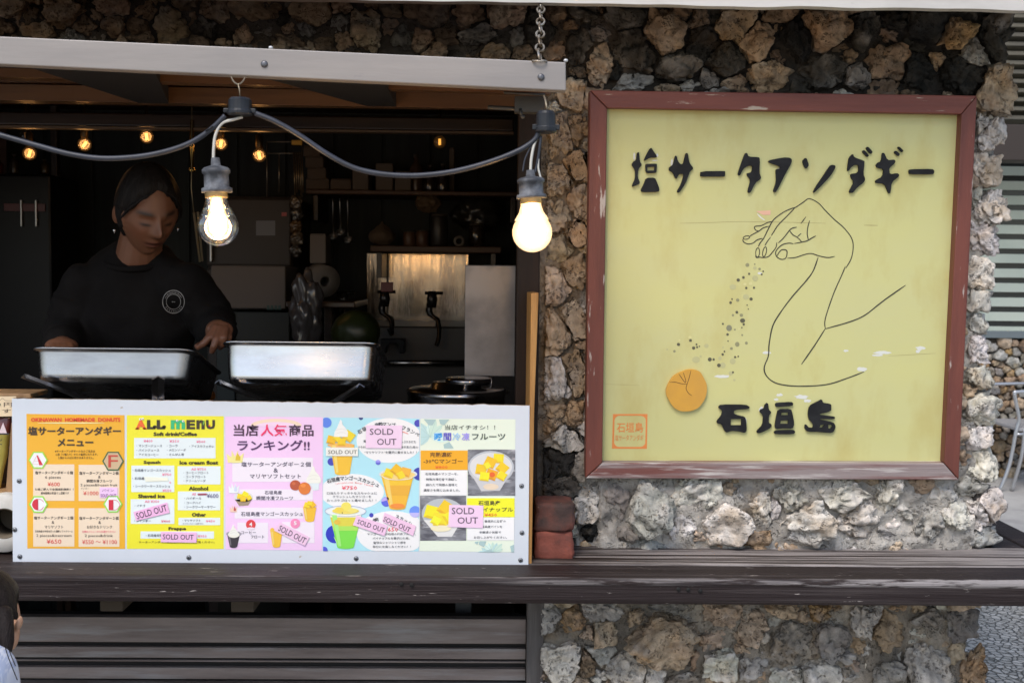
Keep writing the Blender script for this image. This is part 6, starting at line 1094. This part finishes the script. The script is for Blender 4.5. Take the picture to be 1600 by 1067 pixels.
def head_pts(scale=1.0):
    """head in its own frame: x to its left-right, y forward, z up, origin mid head; returns verts, faces"""
    d, f = ico(6); V = []
    for x in d:
        v = Vector(x); X, Y, Z = v
        sx = .074 if Z > -.1 else .074 - .020 * min(1, (-.1 - Z) / .8) ** 1.2
        p = Vector((X * sx, Y * (.094 if Y < 0 else .090), Z * .116))
        if Y > 0 and Z < 0: p.y *= 1 - .10 * (-Z)
        if Y < 0 and Z < -.15: p.y *= 1 - .55 * min(1, (-.15 - Z) / .6)
        if Y > .3: p.y -= .010 * max(0, abs(X) - .25) * 1.2                       # flatter sides of the face
        ax = abs(X)
        fr = max(0, Y)
        p.y += fr * (.024 * math.exp(-((X / .15) ** 2 + ((Z + .24) / .15) ** 2)) + .015 * math.exp(-((X / .09) ** 2 + ((Z + .08) / .18) ** 2)))   # nose tip and bridge
        p.y += fr * .007 * math.exp(-(((ax - .17) / .09) ** 2 + ((Z + .28) / .08) ** 2))   # nostril wings
        p.y -= fr * .013 * math.exp(-(((ax - .40) / .18) ** 2 + ((Z + .00) / .11) ** 2))   # eye sockets
        p.y += fr * .0095 * math.exp(-(((ax - .40) / .14) ** 2 + ((Z + .03) / .075) ** 2))  # lids over the eyes
        p.y += fr * .007 * math.exp(-(((ax - .36) / .26) ** 2 + ((Z - .16) / .08) ** 2))   # brow ridge
        p.y += fr * .006 * math.exp(-(((ax - .55) / .2) ** 2 + ((Z + .26) / .16) ** 2))    # cheekbones
        p.y += fr * .010 * math.exp(-((X / .26) ** 2 + ((Z + .50) / .055) ** 2)) + fr * .011 * math.exp(-((X / .22) ** 2 + ((Z + .615) / .06) ** 2))   # lips
        p.y -= fr * .009 * math.exp(-((X / .3) ** 2 + ((Z + .555) / .022) ** 2))
        p.y -= fr * .005 * math.exp(-((X / .25) ** 2 + ((Z + .72) / .06) ** 2)); p.y += fr * .012 * math.exp(-((X / .3) ** 2 + ((Z + .88) / .14) ** 2))   # chin
        V.append(p * scale)
    return V, f
def add_ears(m, T, sc):
    for s_ in (-1, 1):
        c = Vector((s_ * .077, -.008, -.012)) * sc; m.ball(T(c), (.012 * sc, .020 * sc, .032 * sc), 8, rot=T.r @ Matrix.Rotation(R(s_ * 18), 3, 'Z') @ Matrix.Rotation(R(-12), 3, 'X'))
class Tf:
    def __init__(s, c, r): s.c = Vector(c); s.r = r
    def __call__(s, p): return s.c + s.r @ Vector(p)
    def inv(s, p): return s.r.transposed() @ (Vector(p) - s.c)
def paint(o, T, sc, skin, lip, brow, par):
    me = o.data; at = me.color_attributes.new('skin_colour', 'FLOAT_COLOR', 'POINT'); base = wloc(o); C = []
    for v in me.vertices:
        p = T.inv(v.co + base) / sc; c = Vector(skin)
        if p.y > .03 and abs(p.z) < .13:
            X, Z = p.x / .074, p.z / .116; ax = abs(X)
            l_ = math.exp(-((X / .30) ** 4 + ((Z + .555) / .085) ** 4)); c = c.lerp(Vector(lip), min(1, l_) * .75)
            m_ = math.exp(-((X / .27) ** 4 + ((Z + .553 + .03 * ax) / .022) ** 2)); c = c.lerp(Vector((.02, .007, .006)), m_ * .9)
            b_ = math.exp(-(((ax - .42) / .26) ** 4 + ((Z - .185 + .1 * (ax - .35) ** 2) / .05) ** 2)); c = c.lerp(Vector(brow), b_ * .95)
            e_ = math.exp(-(((ax - .40) / .17) ** 4 + ((Z + .075 - .16 * (ax - .4) ** 2) / .036) ** 2)); c = c.lerp(Vector((.008, .005, .004)), e_)
            n_ = math.exp(-(((ax - .09) / .05) ** 2 + ((Z + .335) / .03) ** 2)); c = c.lerp(Vector((.05, .02, .014)), n_ * .8)
            k_ = math.exp(-(((ax - .58) / .2) ** 2 + ((Z + .3) / .2) ** 2)); c = c.lerp(Vector((skin[0] * 1.08, skin[1] * .86, skin[2] * .8)), k_ * .5)
        C += [c.x, c.y, c.z, 1]
    at.data.foreach_set('color', C)
def skin_mat(name):
    m = bpy.data.materials.new(name); m.use_nodes = True; n = m.node_tree.nodes; b = n['Principled BSDF']; a = n.new('ShaderNodeAttribute'); a.attribute_name = 'skin_colour'
    m.node_tree.links.new(a.outputs['Color'], b.inputs['Base Color']); b.inputs['Roughness'].default_value = .48; b.inputs['Subsurface Weight'].default_value = .06; b.inputs['Subsurface Radius'].default_value = (.01, .004, .002)
    return m
SKIN = skin_mat('skin')
def hair_mat(name, c): return M(name, c, .5, col2=tuple(v * 1.7 for v in c), scale=16, stretch=(6, 6, .6), bump=.7, bscale=60, spec=.16)
def finger(m, base, d1, d2, L, r_):
    a = Vector(base); d1 = Vector(d1).normalized(); d2 = Vector(d2).normalized(); b = a + d1 * L * .45; c = b + d1.lerp(d2, .6).normalized() * L * .3; e = c + d2 * L * .25
    chain(m, [a, b, c, e], [r_, r_ * .95, r_ * .86, r_ * .72])

# ---- the shop assistant behind the trays
YA = 2.98; T = Tf(P(231, 328, 2.93), Matrix.Rotation(R(180 + 35), 3, 'Z') @ Matrix.Rotation(R(-24), 3, 'X') @ Matrix.Rotation(R(3), 3, 'Y'))
who = thing('person', (P(215, 500, YA).x, YA + .06, .03), 'shop assistant in a black sweatshirt with a round white chest emblem, looking down', 'person')
m = MB(); hv, hf = head_pts(); m.add([T(p) for p in hv], hf, 0, True); add_ears(m, T, .94)
nb_ = P(213, 384, YA + .03); chest = P(212, 470, YA + .06); hip = Vector((chest.x, YA + .12, .98))
shL, shR = P(130, 448, YA + .03), P(294, 445, YA + .0); elL, elR = P(104, 520, YA + .05), P(336, 508, YA + .03); haL, haR = P(96, 545, 2.80), P(340, 524, 2.84)
chain(m, [nb_ + Vector((0, .01, -.05)), T((0, -.03, -.07))], [.062, .052]); chain(m, [T((0, -.03, -.07)), T((0, -.02, -.02))], [.052, .06])
m.ball(chest + Vector((0, .02, -.02)), (.14, .085, .15), 14); m.ball(hip, (.15, .11, .16), 14); m.ball(chest.lerp(hip, .55), (.14, .1, .2), 14)
chain(m, [nb_ + Vector((0, .02, -.07)), shL + Vector((.02, .01, -.02))], [.042, .04]); chain(m, [nb_ + Vector((0, .02, -.07)), shR + Vector((-.02, .01, -.02))], [.042, .04])
chain(m, [shL + Vector((.02, .01, -.02)), elL, haL], [.042, .036, .027]); chain(m, [shR + Vector((-.02, .01, -.02)), elR, haR], [.042, .036, .027])
for s_ in (-1, 1): chain(m, [hip + Vector((s_ * .085, 0, -.04)), hip + Vector((s_ * .09, -.02, -.48)), hip + Vector((s_ * .09, .03, -.88))], [.085, .058, .042]); chain(m, [hip + Vector((s_ * .09, .04, -.9)), hip + Vector((s_ * .1, -.12, -.92))], [.036, .03])
# her hand over the gap between the trays: knuckles high, index and middle pointing down-left, the rest curled on the rim
kn = P(343, 515, 2.80); m.ball(haR.lerp(kn, .6), (.034, .022, .03), 10, rot=Matrix.Rotation(R(25), 3, 'Y')); m.ball(kn, (.034, .018, .022), 10)
def fpx(pts, rs): chain(m, [P(x, y, Y) for x, y, Y in pts], rs)
fpx([(337, 512, 2.785), (326, 528, 2.765), (318, 537, 2.76), (309, 543, 2.765)], [.0105, .0095, .0085, .007])
fpx([(345, 514, 2.78), (338, 530, 2.755), (334, 541, 2.75), (331, 549, 2.757)], [.0105, .0098, .0088, .0072])
fpx([(352, 515, 2.785), (350, 528, 2.76), (347, 538, 2.765), (344, 543, 2.78)], [.0102, .0092, .0084, .007])
fpx([(357, 517, 2.80), (358, 527, 2.785), (356, 534, 2.79), (353, 538, 2.80)], [.009, .008, .0075, .0064])
fpx([(333, 522, 2.81), (325, 532, 2.82), (316, 538, 2.815), (308, 541, 2.80)], [.0115, .0105, .009, .0075])
kl = P(96, 540, 2.77); m.ball(kl, (.04, .03, .02), 10)
for i in range(4): x = 82 + 9 * i; fpx([(x, 542, 2.755), (x + 2, 541, 2.72), (x + 3, 546, 2.70), (x + 3, 552, 2.70)], [.0098, .009, .008, .0068])
fpx([(112, 544, 2.78), (118, 547, 2.75), (121, 549, 2.73)], [.011, .0095, .008])
body = place(solid(m, .0032, 2), 'body', SKIN, who); paint(body, T, 1, (.205, .088, .048), (.14, .042, .03), (.02, .012, .008), who)  # skin darkened to carry the dimness of the room
m = MB(); m.ball(chest + Vector((0, .015, -.03)), (.168, .122, .2), 16); m.ball(chest.lerp(hip, .6), (.168, .125, .24), 16); m.ball(hip + Vector((0, -.01, .0)), (.175, .135, .13), 16)
chain(m, [nb_ + Vector((-.02, .03, -.058)), shL + Vector((.01, 0, -.008))], [.066, .06]); chain(m, [nb_ + Vector((.02, .03, -.058)), shR + Vector((-.01, 0, -.008))], [.066, .06]); m.ball(nb_ + Vector((0, .02, -.098)), (.11, .088, .062), 12)
chain(m, [shL, elL, elL.lerp(haL, .72)], [.064, .058, .048]); chain(m, [shR, elR, elR.lerp(haR, .72)], [.062, .056, .046])
for t in range(5):
    for a_, b_, sd_ in ((shL, elL, 1), (shR, elR, -1)):
        c = a_.lerp(b_, .25 + t * .16); ring_ = [c + Vector((.064 * math.cos(q_), .064 * math.sin(q_), .012 * math.sin(q_ * 2 + t))) for q_ in [i * .5236 for i in range(12)]]; m.tube(ring_, .008, 6, closed=True)
SW = M('sweat_black', (.0105, .0092, .009), .9, spec=.12, col2=(.015, .0135, .013), scale=9, bump=.25, bscale=45)
swm = solid(m, .007, 5)
for v in swm.vertices:
    n_ = noise.fractal(v.co * 8, 1, 2, 3) * .009 + (.5 - abs(noise.noise(Vector((v.co.x * 7 + v.co.z * 5, v.co.y * 6, v.co.z * 11 - v.co.x * 4))))) * .013 - .004; v.co += v.normal * n_
sw = place(swm, 'sweatshirt', SW, who)
m = MB(); cc = nb_ + Vector((.0, .004, -.036)); rt_ = Matrix.Rotation(R(20), 3, 'X'); m.tube([cc + rt_ @ Vector((.082 * math.cos(q_), .074 * math.sin(q_), 0)) for q_ in [i * .2618 for i in range(24)]], .0085, 8, closed=True); m.build('collar', SW, sw)
# chest emblem draped on the cloth
def drape(o, px, py, r0, mat, par):
    bv = BVHTree.FromPolygons([v.co + wloc(o) for v in o.data.vertices], [tuple(p.vertices) for p in o.data.polygons]); m = MB()
    def hit(x, y):
        d = ray(x, y).normalized(); h = bv.ray_cast(CAM, d); return (h[0] - d * .0018) if h[0] else P(x, y, 2.86)
    def rng_(ra, rb, n=40, a0=0, a1=360):
        vs = [hit(px + r_ * math.cos(R(a0 + (a1 - a0) * i / n)), py + r_ * 1.05 * math.sin(R(a0 + (a1 - a0) * i / n))) for r_ in (ra, rb) for i in range(n + 1)]; m.add(vs, [(i, i + 1, i + n + 2, i + n + 1) for i in range(n)])
    rng_(r0 - 1.0, r0); rng_(r0 * .62, r0 * .62 + .8)
    for i in range(15):
        a_ = 200 + i * 9.2; rng_(r0 * .76, r0 * .76 + .9, 2, a_, a_ + 5); 
        if i % 2: rng_(r0 * .72, r0 * .88, 1, a_ + 1, a_ + 2.6)
    for i in range(9): a_ = 30 + i * 14; rng_(r0 * .76, r0 * .86, 1, a_, a_ + 4)
    vs = [hit(px + x, py + y) for x, y in ((-2.6, -.6), (-.3, -.6), (-.3, .9), (-2.6, .9))]; m.add(vs, [(0, 1, 2, 3)]); vs = [hit(px + x, py + y) for x, y in ((.4, -.5), (2.4, -.3), (2.4, 1), (.4, .8))]; m.add(vs, [(0, 1, 2, 3)])
    m.build('emblem', mat, par)
drape(sw, 271, 471.5, 17.5, M('emblem_white', (.42, .40, .38), .7), sw)
m = MB(); m.ball(hip + Vector((0, 0, -.02)), (.165, .125, .14), 14)
for s_ in (-1, 1): chain(m, [hip + Vector((s_ * .085, 0, -.04)), hip + Vector((s_ * .09, -.02, -.48)), hip + Vector((s_ * .09, .03, -.86))], [.1, .075, .062])
place(solid(m, .012, 3), 'trousers', M('trouser_dark', (.02, .02, .024), .85), who)
def hair_shell(T, sc, front, mat, par, lift=.011, bun=None, extra=None, vox=.0038):
    V, f = head_pts(sc); Q = []
    d, _ = ico(6)
    for x, p in zip(d, V):
        X, Y, Z = x; e = front(X, Y, Z); an_ = math.atan2(X, abs(Y) + .2); st = noise.noise(Vector((an_ * 14, Z * 1.2, 2))) * .0026 + noise.noise(Vector((an_ * 34, Z * 1.6, 7))) * .0016
        k_ = (lift + st) * sc if e > 0 else -.006 * sc; t = max(0, min(1, e / .26 + .42)); k_ = -.006 * sc + (lift * sc + st * sc + .006 * sc) * t
        q_ = Vector((p.x / .074 ** 2, p.y / .094 ** 2, p.z / .116 ** 2)).normalized(); Q.append(T(p + q_ * k_))
    m = MB(); m.add(Q, f, 0, True)
    if bun: m.ball(T(Vector(bun[0]) * sc), [b * sc for b in bun[1]], 12)
    if extra: extra(m)
    return place(solid(m, vox, 2), 'hair', mat, par)
def fA(X, Y, Z):
    if Y < -.05: return 1 if Z > -.62 else -1
    hl = .68 + .05 * noise.noise(Vector((X * 9, 1, 3))) - .52 * max(0, abs(X) - .04) - .40 * max(0, abs(X) - .5)              # hairline with a parting
    if abs(X) > .80: return max(Z - hl, .22 - Y) if Z > -.35 else .04 - Y
    return Z - hl
hm = hair_mat('hair_black', (.010, .008, .0075))
def locks(m):
    for s_ in (-1, 1):
        pts = [T((s_ * .012, .083, .082)), T((s_ * .042, .080, .062)), T((s_ * .066, .055, .024)), T((s_ * .0765, .030, -.010))]; chain(m, pts, [.003, .0042, .005, .0035])
hair_shell(T, 1, fA, hm, who, .0075, ((0, -.108, -.035), (.042, .036, .044)), locks)
for s_, nm in ((-1, 'earring'), (1, 'earring')):
    m = MB(); c = T((s_ * .081, .002, -.054)); m.ball(c, .0042, 8); m.tube([c, c + Vector((0, 0, -.008))], .0012, 6); m.build(nm, M('silver', (.75, .75, .75), .15, 1), who)

# ---- the child at the lower left, seen from behind
sc = .80; Tc = Tf(P(-27, 978, 2.02), Matrix.Rotation(R(-16), 3, 'Z') @ Matrix.Rotation(R(-8), 3, 'X') @ Matrix.Rotation(R(-3), 3, 'Y'))
kid = thing('person', (P(-70, 1000, 1.95).x, 1.95, .004), 'young child with long dark hair and pale blue striped shirt at the lower left', 'person')
m = MB(); hv, hf = head_pts(sc); m.add([Tc(p) for p in hv], hf, 0, True); add_ears(m, Tc, sc * 1.12)
nk = Tc((0, -.03, -.11)); tz = nk + Vector((-.03, -.03, -.09)); hp = Vector((tz.x - .01, 1.95, .40))
chain(m, [Tc((0, -.02, -.06)), nk, tz], [.05, .042, .05]); m.ball(tz + Vector((0, 0, -.05)), (.1, .07, .11), 12); m.ball(hp, (.095, .075, .1), 12); m.ball(tz.lerp(hp, .55), (.09, .068, .15), 12)
sL, sR = tz + Vector((-.1, .0, -.02)), tz + Vector((.085, .02, -.03))
chain(m, [sL, sL + Vector((-.04, .05, -.15)), sL + Vector((0, .2, -.12))], [.036, .03, .02]); chain(m, [sR, sR + Vector((.0, .05, -.15)), sR + Vector((-.03, .19, -.10))], [.036, .03, .02])
for b_ in (sL + Vector((0, .2, -.12)), sR + Vector((-.03, .19, -.10))):
    m.ball(b_ + Vector((0, .02, 0)), (.022, .03, .013), 8)
    for i in range(4): chain(m, [b_ + Vector((-.018 + .012 * i, .04, 0)), b_ + Vector((-.02 + .013 * i, .065, -.004)), b_ + Vector((-.02 + .013 * i, .08, -.014))], [.0068, .006, .005])
    chain(m, [b_ + Vector((.02, .02, 0)), b_ + Vector((.034, .045, -.004))], [.007, .0055])
for s_ in (-1, 1): chain(m, [hp + Vector((s_ * .05, 0, -.02)), hp + Vector((s_ * .052, .01, -.2)), hp + Vector((s_ * .052, -.01, -.36))], [.058, .042, .03]); chain(m, [hp + Vector((s_ * .052, -.012, -.372)), hp + Vector((s_ * .056, .09, -.378))], [.024, .018])
m.ball(P(30, 973, 1.985), (.0055, .012, .014), 8, rot=Matrix.Rotation(R(12), 3, 'Y'))
kb = place(solid(m, .0042, 3), 'body', SKIN, kid); paint(kb, Tc, sc, (.52, .31, .205), (.42, .16, .13), (.03, .02, .015), kid)
SHM = M('striped_shirt', (.62, .68, .82), .8, col2=(.42, .50, .70), scale=30, lo=.47, hi=.53, stretch=(5, 1, .12), bump=.1)
m = MB(); e0 = [P(-12, 986, 1.84), P(8, 1010, 1.84), P(22, 1067, 1.86), P(30, 1140, 1.9)]
m.ball(tz + Vector((0, 0, -.06)), (.125, .092, .13), 14); m.ball(tz.lerp(hp, .6), (.12, .09, .19), 14); chain(m, [P(-60, 985, 1.88) + Vector((-.03, 0, -.02)), P(-32, 1040, 1.88) + Vector((0, 0, -.02)), P(-26, 1120, 1.9)], [.045, .06, .064])
chain(m, [sL, sL + Vector((-.04, .05, -.13))], [.056, .05]); chain(m, [sR, sR + Vector((.0, .05, -.13))], [.052, .05])
me_ = solid(m, .006, 4)
for v in me_.vertices: v.co += v.normal * (noise.noise(Vector((v.co.x * 22, v.co.y * 22, v.co.z * 7))) * .005)
place(me_, 'shirt', SHM, kid)
m = MB(); m.ball(hp, (.11, .09, .1), 12)
for s_ in (-1, 1): chain(m, [hp + Vector((s_ * .05, 0, -.02)), hp + Vector((s_ * .052, .01, -.2))], [.07, .058])
place(solid(m, .008, 3), 'shorts', M('shorts_navy', (.04, .05, .09), .85), kid)
def fK(X, Y, Z):
    if Y < .12: return 1 if (Z > -.97 and not (X > .74 and Y > -.6 and Z < .13)) else (-.2)
    return Z - (.55 - .3 * max(0, abs(X) - .3))
def tail(m):
    rg = random.Random(4); m.ball(Tc((.036, -.060, -.055)), (.046, .036, .088), 14); m.ball(Tc((.0, -.05, -.02)), (.06, .05, .07), 12); m.ball(P(-22, 1020, 1.935), (.036, .03, .085), 14); chain(m, [P(6, 960, 1.95), P(11, 1000, 1.925), P(8, 1030, 1.90)], [.016, .012, .008])
    for i in range(26):
        a_ = -1.4 + 2.7 * i / 25; b0 = Vector((.062 * math.sin(a_), -.07 * math.cos(a_ * .6), -.03)); x_, y_, z_ = b0
        j = rg.uniform(-.008, .008); pts = [Tc(b0 * sc + Vector((0, 0, .05))), Tc(b0 * sc * 1.02 + Vector((0, -.004, -.01))), Tc(Vector((x_ * .95 + j, y_ - .012, -.12 - rg.uniform(0, .05))) * sc), Tc(Vector((x_ * .9 + j * 2, y_ - .012, -.19 - rg.uniform(0, .05))) * sc)]
        if x_ > .07: pts = pts[:2] + [Tc(Vector((x_ * .9 + j, y_ - .004, -.075)) * sc)]
        chain(m, pts, [.012, .011, .008, .003][:len(pts)])
hk = hair_shell(Tc, sc, fK, hair_mat('hair_dark', (.009, .0065, .0062)), kid, .014, None, tail, .0036)
m = MB(); 
for a_, b_, c_ in (((16, 968), (12, 1005), (24, 1040)), ((13, 985), (8, 1010), (27, 1062)), ((20, 960), (16, 990), (12, 1012))): m.tube(crom([P(*a_, 1.86), P(*b_, 1.855), P(*c_, 1.85)], 6), .0008, 5)
m.build('loose_strands', MATS['hair_dark'], hk)
